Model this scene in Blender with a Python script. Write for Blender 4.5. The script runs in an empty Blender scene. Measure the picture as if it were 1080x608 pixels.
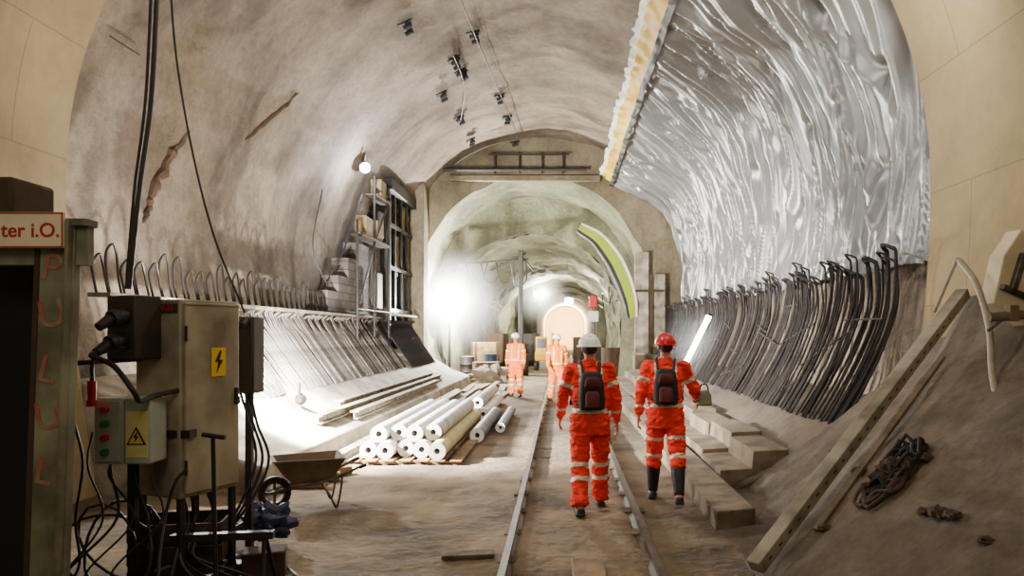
import bpy, math, random
from mathutils import Vector, Matrix, noise
random.seed(7)
F=760.0; CX=592.0; CY=352.0; H=1.8
def P(u,v,Y): return Vector(((u-CX)/F*Y, Y, H+(CY-v)/F*Y))
V=Vector
scene=bpy.context.scene
COL=scene.collection
# ------------------------------------------------------------ materials
def lin(c):
    r=[]
    for x in c:
        x=x/255.0
        r.append(x/12.92 if x<=0.04045 else ((x+0.055)/1.055)**2.4)
    return (r[0],r[1],r[2],1.0)
def M(name,c,rough=.75,metal=0.0,var=.3,scale=6.0,bump=.15,c2=None,bscale=None,detail=6.0,emit=0.0):
    m=bpy.data.materials.new(name); m.use_nodes=True
    nt=m.node_tree; b=nt.nodes['Principled BSDF']
    b.inputs['Roughness'].default_value=rough; b.inputs['Metallic'].default_value=metal
    tc=nt.nodes.new('ShaderNodeTexCoord')
    n=nt.nodes.new('ShaderNodeTexNoise'); n.inputs['Scale'].default_value=scale; n.inputs['Detail'].default_value=detail
    nt.links.new(tc.outputs['Object'],n.inputs['Vector'])
    r=nt.nodes.new('ShaderNodeValToRGB')
    a=lin(c)
    if c2 is None: lo=tuple(x*(1-var) for x in a[:3])+(1,)
    else: lo=lin(c2)
    r.color_ramp.elements[0].position=.35; r.color_ramp.elements[0].color=lo
    r.color_ramp.elements[1].position=.62; r.color_ramp.elements[1].color=a
    nt.links.new(n.outputs['Fac'],r.inputs['Fac']); nt.links.new(r.outputs['Color'],b.inputs['Base Color'])
    if bump>0:
        n2=nt.nodes.new('ShaderNodeTexNoise'); n2.inputs['Scale'].default_value=bscale or scale*5; n2.inputs['Detail'].default_value=5
        nt.links.new(tc.outputs['Object'],n2.inputs['Vector'])
        bp=nt.nodes.new('ShaderNodeBump'); bp.inputs['Strength'].default_value=bump; bp.inputs['Distance'].default_value=.03
        nt.links.new(n2.outputs['Fac'],bp.inputs['Height']); nt.links.new(bp.outputs['Normal'],b.inputs['Normal'])
    if emit>0:
        b.inputs['Emission Color'].default_value=a; b.inputs['Emission Strength'].default_value=emit
    return m
def shot_mat(name,c1,c2,stain,sscale=(.55,.12),thr=(.50,.66),brick=False,amt=.75,bump=.5,speck=.9):
    m=bpy.data.materials.new(name); m.use_nodes=True
    nt=m.node_tree; N=nt.nodes; L=nt.links; b=N['Principled BSDF']; b.inputs['Roughness'].default_value=.85
    tc=N.new('ShaderNodeTexCoord')
    n=N.new('ShaderNodeTexNoise'); n.inputs['Scale'].default_value=.45; n.inputs['Detail'].default_value=9; n.inputs['Roughness'].default_value=.62
    L.new(tc.outputs['Object'],n.inputs['Vector'])
    r=N.new('ShaderNodeValToRGB'); r.color_ramp.elements[0].position=.36; r.color_ramp.elements[0].color=lin(c2)
    r.color_ramp.elements[1].position=.62; r.color_ramp.elements[1].color=lin(c1); L.new(n.outputs['Fac'],r.inputs['Fac'])
    mp=N.new('ShaderNodeMapping'); mp.inputs['Scale'].default_value=(sscale[0],sscale[1],1); L.new(tc.outputs['UV'],mp.inputs['Vector'])
    n2=N.new('ShaderNodeTexNoise'); n2.inputs['Scale'].default_value=1.6; n2.inputs['Detail'].default_value=8; n2.inputs['Distortion'].default_value=.8
    L.new(mp.outputs['Vector'],n2.inputs['Vector'])
    r2=N.new('ShaderNodeValToRGB'); r2.color_ramp.elements[0].position=thr[0]; r2.color_ramp.elements[0].color=(0,0,0,1)
    r2.color_ramp.elements[1].position=thr[1]; r2.color_ramp.elements[1].color=(amt,amt,amt,1); L.new(n2.outputs['Fac'],r2.inputs['Fac'])
    mx=N.new('ShaderNodeMixRGB'); L.new(r2.outputs['Color'],mx.inputs['Fac']); L.new(r.outputs['Color'],mx.inputs['Color1']); mx.inputs['Color2'].default_value=lin(stain)
    out=mx.outputs['Color']
    n4=N.new('ShaderNodeTexNoise'); n4.inputs['Scale'].default_value=7; n4.inputs['Detail'].default_value=8; n4.inputs['Roughness'].default_value=.75
    L.new(tc.outputs['Object'],n4.inputs['Vector'])
    r4=N.new('ShaderNodeValToRGB'); r4.color_ramp.elements[0].position=.35; r4.color_ramp.elements[0].color=(.6,.57,.53,1); r4.color_ramp.elements[1].position=.6; r4.color_ramp.elements[1].color=(1,1,1,1)
    L.new(n4.outputs['Fac'],r4.inputs['Fac'])
    m4=N.new('ShaderNodeMixRGB'); m4.blend_type='MULTIPLY'; m4.inputs['Fac'].default_value=.25 if brick else speck
    L.new(out,m4.inputs['Color1']); L.new(r4.outputs['Color'],m4.inputs['Color2']); out=m4.outputs['Color']
    if brick:
        bt=N.new('ShaderNodeTexBrick'); bt.inputs['Scale'].default_value=1; bt.inputs['Brick Width'].default_value=2.4; bt.inputs['Row Height'].default_value=1.25
        bt.inputs['Mortar Size'].default_value=.009; bt.inputs['Color1'].default_value=(1,1,1,1); bt.inputs['Color2'].default_value=(.93,.92,.9,1); bt.inputs['Mortar'].default_value=(.5,.46,.4,1)
        bt.inputs['Mortar Smooth'].default_value=.3
        L.new(tc.outputs['UV'],bt.inputs['Vector'])
        mm=N.new('ShaderNodeMixRGB'); mm.blend_type='MULTIPLY'; mm.inputs['Fac'].default_value=.6
        L.new(out,mm.inputs['Color1']); L.new(bt.outputs['Color'],mm.inputs['Color2']); out=mm.outputs['Color']
    L.new(out,b.inputs['Base Color'])
    n3=N.new('ShaderNodeTexNoise'); n3.inputs['Scale'].default_value=5; n3.inputs['Detail'].default_value=10; n3.inputs['Roughness'].default_value=.7
    L.new(tc.outputs['Object'],n3.inputs['Vector'])
    bp=N.new('ShaderNodeBump'); bp.inputs['Strength'].default_value=bump; bp.inputs['Distance'].default_value=.08
    L.new(n3.outputs['Fac'],bp.inputs['Height']); L.new(bp.outputs['Normal'],b.inputs['Normal'])
    return m
m_ring=shot_mat('smooth_concrete',(162,142,102),(130,112,78),(96,80,54),brick=True,amt=.4,bump=.12)
m_shot=shot_mat('shotcrete',(154,139,120),(98,84,68),(62,47,33),amt=.6,bump=.8,thr=(.54,.66),speck=.7,sscale=(.4,.2))
m_shot2=shot_mat('shotcrete_green',(134,134,106),(80,80,60),(60,54,36),bump=1.0,amt=.6,speck=.8)
m_bulk=shot_mat('bulkhead_concrete',(142,130,104),(96,86,66),(66,54,38),amt=.5,speck=.7)
m_slope=shot_mat('dusty_sprayed_slope',(112,97,78),(70,59,47),(46,37,29),amt=.55,bump=.45)
m_floor=M('dusty_ground',(130,110,84),.95,0,.3,1.1,.8,c2=(76,62,46),bscale=12,detail=12)
m_kick=M('raw_concrete',(176,166,148),.9,0,.3,2.2,.35,c2=(118,106,90),bscale=18)
m_plain=M('pale_end_concrete',(216,190,140),.9,0,.08,1,.05)
m_block=M('dusty_block_concrete',(126,110,88),.9,0,.3,3,.4,c2=(84,71,56))
m_rebar=M('rusty_rebar',(44,37,33),.8,.0,.4,9,.2,c2=(16,14,12))
m_rebarl=M('dusty_rebar',(98,91,82),.7,.2,.3,9,.2,c2=(46,40,36))
m_beamd=M('dusty_beam',(150,140,120),.8,.1,.3,5,.2,c2=(96,86,72))
m_beamp=M('pale_dusty_beam',(152,144,126),.85,0,.3,4,.2,c2=(108,98,82))
m_rail=M('rail_steel',(78,64,52),.55,.3,.3,5,.15,c2=(40,32,26))
m_sleeper=M('dusty_sleeper',(106,88,66),.95,0,.3,5,.4,c2=(70,56,42))
m_wood=M('timber',(146,116,76),.85,0,.3,4,.2,c2=(94,70,44))
m_dwood=M('dark_timber',(70,52,36),.9,0,.3,5,.2)
m_black=M('black_rubber',(22,21,22),.6,0,.2,8,.05)
m_cable=M('cable_black',(26,24,24),.55,0,.2,8,.05)
m_cableg=M('cable_grey',(156,146,128),.6,0,.2,8,.05)
m_cab=M('cabinet_paint',(168,158,134),.6,.05,.25,2.5,.1,c2=(112,100,80),detail=10)
m_cabd=M('cabinet_dark',(62,56,47),.6,.1,.3,3,.08)
m_barrow=M('barrow_tray_dusty',(106,92,72),.9,.0,.3,5,.1)
m_steel=M('grey_steel',(112,106,96),.5,.5,.3,5,.1,c2=(62,56,48))
m_dsteel=M('dark_steel',(44,39,34),.55,.4,.3,5,.1)
m_green=M('faded_green_paint',(138,138,108),.7,.05,.3,3,.15,c2=(88,86,66),detail=10)
m_yel=M('yellow_plastic',(226,190,16),.5,0,.15,4,.03)
m_lime=M('lime_yellow_plastic',(150,168,0),.6,0,.12,4,.03)
m_yelw=M('membrane_edge_yellow',(206,150,0),.6,0,.3,.9,.08,c2=(214,186,6))
m_red=M('red_plastic',(190,20,16),.45,0,.2,5,.03)
m_redt=M('red_lettering',(176,26,20),.6,0,.1,5,0)
m_redw=M('worn_red_paint',(156,62,50),.7,0,.1,11,0,c2=(138,126,98),detail=12)
m_cream=M('cream_sign',(216,202,168),.6,0,.15,5,.05)
m_greyg=M('grey_green_box',(164,172,154),.55,0,.15,5,.05)
m_white=M('white_plastic',(232,229,220),.6,0,.12,5,.03)
m_pipe=M('roll_pale_wrap',(214,210,200),.7,0,.35,3,.1,c2=(158,154,146))
m_piped=M('pipe_dark_wrap',(84,88,100),.6,0,.35,3,.1,c2=(44,46,54))
m_pipeb=M('roll_beige_wrap',(212,196,140),.7,0,.3,3,.1)
m_blue=M('blue_sheet',(38,46,78),.6,0,.4,5,.2)
m_mem=M('silver_membrane',(138,138,137),.40,.5,.14,1.2,.05,bscale=5)
m_orange=M('orange_workwear',(255,122,0),.8,0,.18,9,.25,bscale=60)
m_redsuit=M('red_orange_workwear',(255,50,10),.8,0,.28,9,.3,bscale=60)
m_refl=M('reflective_tape',(222,214,194),.4,.1,.1,20,.02)
m_refly=M('yellow_reflective_tape',(240,236,120),.4,0,.1,20,.02)
m_skin=M('skin',(198,136,104),.55,0,.12,12,.05)
m_hair=M('hair_brown',(60,42,30),.8,0,.3,40,.3)
m_helw=M('helmet_white',(246,244,236),.3,0,.06,5,.0)
m_helr=M('helmet_red',(186,14,16),.3,0,.1,5,.0)
m_pack=M('backpack_black',(26,22,26),.75,0,.3,20,.2)
m_packr=M('backpack_dark_red',(96,20,22),.7,0,.3,20,.2)
m_lamp=M('lamp_glow',(255,252,246),.4,0,0,1,0,emit=60)
m_lampc=M('lamp_glow_cool',(225,235,255),.4,0,0,1,0,emit=80)
m_dark=M('recess_shade',(20,15,12),.9,0,.3,3,.1)  # near-black standing in for the shade in openings and slots
m_excav=M('machine_yellow',(222,172,24),.5,0,.25,3,.1)
m_glass=M('dark_glass',(30,36,40),.15,0,.1,3,0)
m_pale=M('pale_yellow',(214,202,130),.5,0,.15,5,.03)
def brickmat():
    m=bpy.data.materials.new('blockwork'); m.use_nodes=True; nt=m.node_tree; N=nt.nodes; L=nt.links; b=N['Principled BSDF']; b.inputs['Roughness'].default_value=.9
    tc=N.new('ShaderNodeTexCoord'); sx=N.new('ShaderNodeSeparateXYZ'); cx=N.new('ShaderNodeCombineXYZ')
    L.new(tc.outputs['Object'],sx.inputs[0]); L.new(sx.outputs['Y'],cx.inputs['X']); L.new(sx.outputs['Z'],cx.inputs['Y'])
    bt=N.new('ShaderNodeTexBrick'); bt.inputs['Scale'].default_value=1; bt.inputs['Brick Width'].default_value=.42; bt.inputs['Row Height'].default_value=.2; bt.inputs['Mortar Size'].default_value=.012
    bt.inputs['Color1'].default_value=lin((104,94,88)); bt.inputs['Color2'].default_value=lin((72,64,58)); bt.inputs['Mortar'].default_value=lin((46,39,35))
    L.new(cx.outputs[0],bt.inputs['Vector']); L.new(bt.outputs['Color'],b.inputs['Base Color'])
    return m
m_brick=brickmat()
# ------------------------------------------------------------ mesh builder
class MB:
    def __init__(s): s.v=[]; s.f=[]; s.m=[]
    def add(s,vs,fs,mi=0):
        o=len(s.v); s.v+= [V(x) for x in vs]; s.f+=[tuple(i+o for i in f) for f in fs]; s.m+=[mi]*len(fs)
    def box(s,c,d,R=None,mi=0):
        c=V(c); h=V(d)*.5
        vs=[V((x*h.x,y*h.y,z*h.z)) for x in(-1,1) for y in(-1,1) for z in(-1,1)]
        if R is not None: vs=[R@x for x in vs]
        s.add([c+x for x in vs],[(0,1,3,2),(4,6,7,5),(0,4,5,1),(2,3,7,6),(0,2,6,4),(1,5,7,3)],mi); return s
    def loft(s,cs,rad,xa=None,seg=14,mi=0,axis=None,sup=1.0):
        cs=[V(c) for c in cs]; ax=V(axis) if axis is not None else (cs[-1]-cs[0])
        ax.normalize()
        if xa is None: xa=V((1,0,0)) if abs(ax.x)<.9 else V((0,1,0))
        xa=V(xa); xa=(xa-ax*xa.dot(ax)).normalized(); ya=ax.cross(xa)
        vs=[]
        for c,r in zip(cs,rad):
            rx,ry=(r,r) if not isinstance(r,(tuple,list)) else r
            for k in range(seg):
                a=2*math.pi*k/seg; ca,sa=math.cos(a),math.sin(a)
                if sup!=1.0:
                    ca=math.copysign(abs(ca)**sup,ca); sa=math.copysign(abs(sa)**sup,sa)
                vs.append(c+xa*rx*ca+ya*ry*sa)
        fs=[]; n=len(cs)
        for i in range(n-1):
            for k in range(seg):
                k2=(k+1)%seg; fs.append((i*seg+k,i*seg+k2,(i+1)*seg+k2,(i+1)*seg+k))
        fs.append(tuple(range(seg-1,-1,-1))); fs.append(tuple((n-1)*seg+k for k in range(seg)))
        s.add(vs,fs,mi); return s
    def cyl(s,p0,p1,r0,r1=None,seg=12,mi=0): return s.loft([p0,p1],[r0,r0 if r1 is None else r1],seg=seg,mi=mi)
    def cap(s,p0,r0,p1,r1,xa=None,flat=1.0,seg=14,mi=0):
        p0=V(p0);p1=V(p1); d=(p1-p0).normalized(); cs=[];rr=[]
        for a in (5,25,50,75): a=math.radians(a); cs.append(p0-d*r0*math.cos(a)); rr.append((r0*math.sin(a),r0*math.sin(a)*flat))
        for t in (0,.5,1): cs.append(p0.lerp(p1,t)); r=r0+(r1-r0)*t; rr.append((r,r*flat))
        for a in (75,50,25,5): a=math.radians(a); cs.append(p1+d*r1*math.cos(a)); rr.append((r1*math.sin(a),r1*math.sin(a)*flat))
        return s.loft(cs,rr,xa=xa,seg=seg,mi=mi,axis=d)
    def ell(s,c,r,seg=16,n=9,mi=0,z0=-1,z1=1):
        c=V(c); cs=[];rr=[]
        for i in range(n+1):
            t=z0+(z1-z0)*i/n; a=math.asin(max(-.997,min(.997,t)))
            cs.append(c+V((0,0,math.sin(a)*r[2]))); rr.append((r[0]*math.cos(a),r[1]*math.cos(a)))
        return s.loft(cs,rr,xa=(1,0,0),seg=seg,mi=mi,axis=(0,0,1))
    def tube(s,pts,r,seg=7,mi=0,closed=False):
        pts=[V(p) for p in pts]; n=len(pts); vs=[]
        t=(pts[1]-pts[0]).normalized(); up=V((0,0,1)) if abs(t.z)<.9 else V((1,0,0))
        x=(up-t*up.dot(t)).normalized()
        for i,p in enumerate(pts):
            a=pts[max(i-1,0)]; b=pts[min(i+1,n-1)]; t=(b-a)
            if t.length<1e-9: t=V((0,0,1))
            t.normalize(); x=(x-t*x.dot(t))
            if x.length<1e-6: x=t.orthogonal()
            x.normalize(); y=t.cross(x)
            rr=r[i] if isinstance(r,(list,tuple)) else r
            for k in range(seg):
                an=2*math.pi*k/seg; vs.append(p+x*rr*math.cos(an)+y*rr*math.sin(an))
        fs=[]
        for i in range(n-1):
            for k in range(seg):
                k2=(k+1)%seg; fs.append((i*seg+k,i*seg+k2,(i+1)*seg+k2,(i+1)*seg+k))
        fs.append(tuple(range(seg-1,-1,-1))); fs.append(tuple((n-1)*seg+k for k in range(seg)))
        s.add(vs,fs,mi); return s
    def prism(s,poly,y0,y1,mi=0,ax='Y'):
        n=len(poly)
        def mk(p,y): return V((p[0],y,p[1])) if ax=='Y' else (V((y,p[0],p[1])) if ax=='X' else V((p[0],p[1],y)))
        vs=[mk(p,y0) for p in poly]+[mk(p,y1) for p in poly]
        fs=[tuple(range(n)),tuple(range(2*n-1,n-1,-1))]+[(i,n+i,n+(i+1)%n,(i+1)%n) for i in range(n)]
        s.add(vs,fs,mi); return s
    def ring(s,c0,c1,ro,ri,seg=20,mi=0,mie=0):
        c0=V(c0);c1=V(c1); ax=(c1-c0).normalized(); xa=ax.orthogonal().normalized(); ya=ax.cross(xa); vs=[]
        for c,r in((c0,ro),(c1,ro),(c1,ri),(c0,ri)):
            for k in range(seg):
                a=2*math.pi*k/seg; vs.append(c+xa*r*math.cos(a)+ya*r*math.sin(a))
        for q in range(4):
            q2=(q+1)%4; fs=[(q*seg+k,q*seg+(k+1)%seg,q2*seg+(k+1)%seg,q2*seg+k) for k in range(seg)]
            if q==0: o=len(s.v); s.v+=vs
            s.f+=[tuple(i+o for i in f) for f in fs]; s.m+=[mi if q in(0,) else mie]*seg
        return s
    def mesh(s,name,mats,smooth=True):
        me=bpy.data.meshes.new(name); me.from_pydata([tuple(x) for x in s.v],[],s.f); me.update()
        for m in (mats if isinstance(mats,(list,tuple)) else [mats]): me.materials.append(m)
        me.polygons.foreach_set('material_index',s.m)
        import bmesh
        bm=bmesh.new(); bm.from_mesh(me); bmesh.ops.recalc_face_normals(bm,faces=bm.faces); bm.to_mesh(me); bm.free()
        if smooth:
            me.polygons.foreach_set('use_smooth',[True]*len(me.polygons))
            try: me.set_sharp_from_angle(angle=math.radians(38))
            except Exception: pass
        return me
def obj(name,me,parent=None,label=None,cat=None,group=None,kind=None,loc=None,rot=None,bev=0):
    if isinstance(me,tuple): me=me[0].mesh(name,me[1])
    o=bpy.data.objects.new(name,me); COL.objects.link(o)
    if parent: o.parent=parent
    if label: o['label']=label
    if cat: o['category']=cat
    if group: o['group']=group
    if kind: o['kind']=kind
    if loc is not None: o.location=loc
    if rot is not None: o.rotation_euler=rot
    if bev>0:
        b=o.modifiers.new('bevel','BEVEL'); b.width=bev; b.segments=2; b.limit_method='ANGLE'; b.angle_limit=math.radians(40)
    return o
def root(name,label,cat,loc=(0,0,0),rot=(0,0,0),group=None):
    return obj(name,None,label=label,cat=cat,group=group,loc=loc,rot=rot)
def cr(pts,n=8):
    pts=[V(p) for p in pts]; q=[pts[0]*2-pts[1]]+pts+[pts[-1]*2-pts[-2]]; out=[]
    for i in range(1,len(q)-2):
        for k in range(n):
            t=k/n; a,b,c,d=q[i-1],q[i],q[i+1],q[i+2]
            out.append(.5*((2*b)+(c-a)*t+(2*a-5*b+4*c-d)*t*t+(3*b-a-3*c+d)*t**3))
    out.append(pts[-1]); return out
def text_obj(name,s,size,mat,loc,rot,parent=None,extr=.002,align='LEFT'):
    cu=bpy.data.curves.new('t','FONT'); cu.body=s; cu.size=size; cu.extrude=extr; cu.align_x=align; cu.offset=size*.008
    o=bpy.data.objects.new('tmp',cu); COL.objects.link(o); bpy.context.view_layer.update()
    me=bpy.data.meshes.new_from_object(o.evaluated_get(bpy.context.evaluated_depsgraph_get()))
    bpy.data.objects.remove(o); me.materials.clear(); me.materials.append(mat)
    return obj(name,me,parent=parent,loc=loc,rot=rot)
def cable(name,pts,r,mat,label,n=8,parent=None,group=None,cat='cable',seg=7):
    mb=MB().tube(cr(pts,n),r,seg)
    return obj(name,(mb,mat),parent=parent,label=None if parent else label,cat=None if parent else cat,group=group)
# ------------------------------------------------------------ setting
def profile(cx,cz,rx,rz,foot,n=64,k=12):
    pts=[]
    for i in range(k):
        t=i/k; x=foot+(rx-foot)*math.sin(t*math.pi/2); pts.append(V((cx-x,0,cz*t)))
    for i in range(n+1):
        a=math.pi*(1-i/n); pts.append(V((cx+rx*math.cos(a),0,cz+rz*math.sin(a))))
    for i in range(k-1,-1,-1):
        t=i/k; x=foot+(rx-foot)*math.sin(t*math.pi/2); pts.append(V((cx+x,0,cz*t)))
    return pts
def shell(name,stations,mat,i0=0,i1=None,disp=0,nscale=.5):
    me=bpy.data.meshes.new(name); vs=[];uv=[];fs=[]
    for (y,pr,c) in stations:
        sub=pr[i0:(i1+1 if i1 is not None else None)]
        arc=0; L=[0]
        for i in range(1,len(pr)): arc+=(pr[i]-pr[i-1]).length; L.append(arc)
        for j,p in enumerate(sub):
            q=V((p.x,y,p.z))
            if disp:
                d=V((p.x-c[0],0,p.z-c[1])).normalized()
                q+=d*disp*(noise.noise(q*nscale)+.4*noise.noise(q*nscale*3.1)+.2*noise.noise(q*nscale*8))
            vs.append(q); uv.append((y,L[i0+j]))
    n=len(stations[0][1][i0:(i1+1 if i1 is not None else None)])
    for a in range(len(stations)-1):
        for j in range(n-1): fs.append((a*n+j,a*n+j+1,(a+1)*n+j+1,(a+1)*n+j))
    me.from_pydata([tuple(v) for v in vs],[],fs); me.materials.append(mat)
    ul=me.uv_layers.new(name='UVMap')
    for lp in me.loops: ul.data[lp.index].uv=uv[lp.vertex_index]
    me.polygons.foreach_set('use_smooth',[True]*len(me.polygons))
    return obj(name,me,kind='structure')
def annulus(name,y,pa,pb,mat):
    me=bpy.data.meshes.new(name); vs=[];uv=[];fs=[]; K=5; n=len(pa)
    for k in range(K):
        for j in range(n):
            p=pa[j].lerp(pb[j],k/(K-1)); vs.append((p.x,y,p.z)); uv.append((p.x,p.z))
    for k in range(K-1):
        for j in range(n-1): fs.append((k*n+j,k*n+j+1,(k+1)*n+j+1,(k+1)*n+j))
    me.from_pydata(vs,[],fs); me.materials.append(mat); ul=me.uv_layers.new(name='UVMap')
    for lp in me.loops: ul.data[lp.index].uv=uv[lp.vertex_index]
    return obj(name,me,kind='structure')
CHX,CHZ=-.7,3.5
pr_ring=profile(CHX,CHZ,4.8,4.8,4.45); pr_ch=profile(CHX,CHZ,5.4,5.4,4.7)
def frange(a,b,s):
    n=max(1,int(round((b-a)/s))); return [a+(b-a)*i/n for i in range(n+1)]
shell('wall_front',[(y,pr_ring,(CHX,CHZ)) for y in frange(-4,8,.5)],m_ring)
annulus('trim_1',8,pr_ring,pr_ch,m_ring)
st=[(y,pr_ch,(CHX,CHZ)) for y in frange(8,26,.15)]
shell('wall_left',st,m_shot,0,12+14,disp=.12)
shell('ceiling',st,m_shot,12+14,12+50,disp=.12)
shell('wall_right',st,m_shot,12+50,None,disp=.12)
pr2=profile(-1.0,3.45,4.15,4.05,3.95); pr3=profile(-1.25,2.5,3.75,3.45,3.6); pr4=profile(.3,2.5,3.5,3.1,3.4); pr5=profile(.45,2.9,2.5,2.4,2.4)
annulus('wall_back',26,pr_ch,pr2,m_bulk)
shell('trim_2',[(y,pr2,(-1.1,3.4)) for y in frange(26,30,.25)],m_shot2,disp=.16,nscale=.8)
annulus('trim_3',30,pr2,pr3,m_shot2)
shell('trim_4',[(y,[a.lerp(b,(y-30)/30) for a,b in zip(pr3,pr4)],(-1,2.5)) for y in frange(30,60,.25)],m_shot2,disp=.3,nscale=.8)
annulus('trim_5',60,pr4,pr5,m_shot2)
shell('trim_6',[(y,pr5,(.45,2.9)) for y in frange(60,95,1)],m_kick,disp=.05)
obj('wall_end',(MB().box((.45,95.2,3),(7,.3,7)),m_plain),kind='structure')
def grid_obj(name,xs,ys,zf,mat,**kw):
    vs=[(x,y,zf(x,y)) for y in ys for x in xs]; n=len(xs)
    fs=[(a*n+b,a*n+b+1,(a+1)*n+b+1,(a+1)*n+b) for a in range(len(ys)-1) for b in range(n-1)]
    me=bpy.data.meshes.new(name); me.from_pydata(vs,[],fs); me.materials.append(mat)
    ul=me.uv_layers.new(name='UVMap')
    for lp in me.loops: q=vs[lp.vertex_index]; ul.data[lp.index].uv=(q[0],q[1])
    me.polygons.foreach_set('use_smooth',[True]*len(me.polygons)); return obj(name,me,**kw)
def fz(x,y):
    q=V((x,y,0)); z=.016*noise.noise(q*1.3)+.014*noise.noise(q*4)+.009*noise.noise(q*11)-.008
    if -.36<x<.66: z+=.026
    return z
grid_obj('floor',frange(-6,6,.055),frange(-4,2,.3)+frange(2.1,16,.06)+frange(16.2,24,.2)+frange(24.8,96,.8),fz,m_floor,kind='structure')
def kz(x):
    pts=[(-5.35,1.3),(-4.5,.88),(-3.9,.5),(-3.3,.3)]
    for a,b in zip(pts,pts[1:]):
        if a[0]<=x<=b[0]: return a[1]+(b[1]-a[1])*(x-a[0])/(b[0]-a[0])
    return .3
kl=MB().prism([(-5.3,-.05),(-5.45,1.3),(-4.5,.88),(-3.9,.5),(-3.3,.3),(-3.2,-.05)],8.02,25.9)
obj('trim_7',(kl,m_kick),kind='structure',bev=.03)
kr=MB().prism([(1.8,-.05),(2.0,.12),(2.8,.45),(3.15,.72),(4.3,.95),(4.2,-.05)],8.02,25.9)
obj('trim_8',(kr,m_slope),kind='structure',bev=.03)
kerb=MB().prism([(1.42,-.03),(1.42,.17),(1.78,.2),(1.78,-.03)],6.6,25.8)
obj('trim_9',(kerb,m_block),kind='structure',bev=.012)
def slz(x,y):
    z=.78*(x-1.45)+(.5*(x-3.4)**2 if x>3.4 else 0)
    yb=5.3+(x-1.45)*(1.7/2.5)
    d=y-yb
    if d>0: z-=min(.4,d*.9)*min(1,max(0,(x-1.45)/.6)) 
    q=V((x,y,0)); z+=.05*noise.noise(q*1.1)+.03*noise.noise(q*3.5)+.014*noise.noise(q*9)
    return max(z,-.04)
grid_obj('trim_10',frange(1.35,3.98,.04),frange(-3.9,7.98,.06),slz,m_slope,kind='structure')
# ------------------------------------------------------------ membrane
def memr(a):
    t=min(1,max(0,(a-26)/30)); t=t*t*(3-2*t); return 5.12-.5*t
def rdg(x,k,p=1.0):
    t=1-min(1,abs(x)*k); return t
def mem_pt(y,a):
    ar=math.radians(a)
    w=.5*noise.noise(V((y*.3,ar*1.2,3))); w2=noise.noise(V((y*.55,ar*2.2,23))); w3=noise.noise(V((y*1.4,ar*4.5,31)))
    # taut sheet with long irregular creases running down and diagonally; two crease families
    s1=y+ar*1.5+w*1.6+.18*w2
    s2=y-ar*1.1+w*1.2+.3*w2
    n1=noise.noise(V((s1*1.6,ar*.8,0))); n2=noise.noise(V((s1*3.4+5,ar*1.4,7))); n5=noise.noise(V((s1*6+9,ar*2.4,27)))
    m1=noise.noise(V((s2*1.2+40,ar*1.3,50)))
    n3=noise.noise(V((y*.5,ar*1.4,11)))
    k1=.35+.65*max(0,min(1,.5+1.3*w2)); k2=.25+.75*max(0,min(1,.5-1.3*w2))
    d=.17*k1*rdg(n1,3.4)+.10*rdg(n2,3.2)*(.5+.5*k2)+.045*rdg(n5,3)*k1+.10*k2*rdg(m1,4.5)+.09*n3+.05*w2+.025*w3
    # small dimples where fixings pull the sheet to the wall
    gy=(y+.5*(math.floor(a/13)%2))/1.1; fy=gy-round(gy); fa=a/13-math.floor(a/13)-.5
    dd=(fy*1.1)**2+(fa*13*math.pi/180*5)**2
    d-=.09*math.exp(-dd/.018)
    d*=min(1,(y-7.9)*2.0) if y<8.5 else 1
    r=memr(a)+.06-d
    return V((CHX+r*math.cos(ar),y,CHZ+r*math.sin(ar)))
ys=frange(8.06,25.9,.034); As=frange(-9.5,56,.5)
vs=[];n=len(As)
for y in ys:
    for i,a in enumerate(As):
        a2=a+(.9*noise.noise(V((y*.8,0,5))) if i==0 else 0); vs.append(tuple(mem_pt(y,a2)))
fs=[(a*n+b,a*n+b+1,(a+1)*n+b+1,(a+1)*n+b) for a in range(len(ys)-1) for b in range(n-1)]
me=bpy.data.meshes.new('waterproof_membrane'); me.from_pydata(vs,[],fs); me.materials.append(m_mem); me.polygons.foreach_set('use_smooth',[True]*len(me.polygons))
mem=obj('waterproof_membrane',me,label="wrinkled silver waterproofing membrane hung over the curved tunnel wall",cat="membrane")
def strip(name,a0f,a1f,off,mat,label):
    vs=[];K=8
    for y in frange(8.06,25.9,.045):
        A0=a0f(y);A1=a1f(y)
        for k in range(K):
            a=A0+(A1-A0)*k/(K-1); ar=math.radians(a)
            r=memr(a)-off-.07*noise.noise(V((y*1.2,a*.12,2)))-(.02+.07*(k/(K-1)))*noise.noise(V((y*3,a*.3,2)))
            vs.append((CHX+r*math.cos(ar),y,CHZ+r*math.sin(ar)))
    fs=[(a*K+b,a*K+b+1,(a+1)*K+b+1,(a+1)*K+b) for a in range(len(vs)//K-1) for b in range(K-1)]
    me=bpy.data.meshes.new(name); me.from_pydata(vs,[],fs); me.materials.append(mat); me.polygons.foreach_set('use_smooth',[True]*len(me.polygons))
    o=obj(name,me,parent=mem); o['label']=label
strip('edge_strip',lambda y:56.0,lambda y:60.8+1.8*noise.noise(V((math.floor(y*.9)*.7,0,1)))+.8*noise.noise(V((y*3,0,9))),.1,m_yelw,"frilly yellow plastic edge strip")
strip('white_fringe',lambda y:60.0,lambda y:62.6+1.8*noise.noise(V((math.floor(y*.9)*.7,0,1)))+1.0*noise.noise(V((y*4,0,19))),.07,m_white,"white plastic fringe")
strip('seam',lambda y:54.6,lambda y:56.3,.26,m_black,"black welded seam")
YF=25.4
arc=[P(611,240,YF),P(630,252,YF),P(646,272,YF),P(657,294,YF),P(664,315,YF),P(667,335,YF)]
arc=cr(arc,6)
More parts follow.
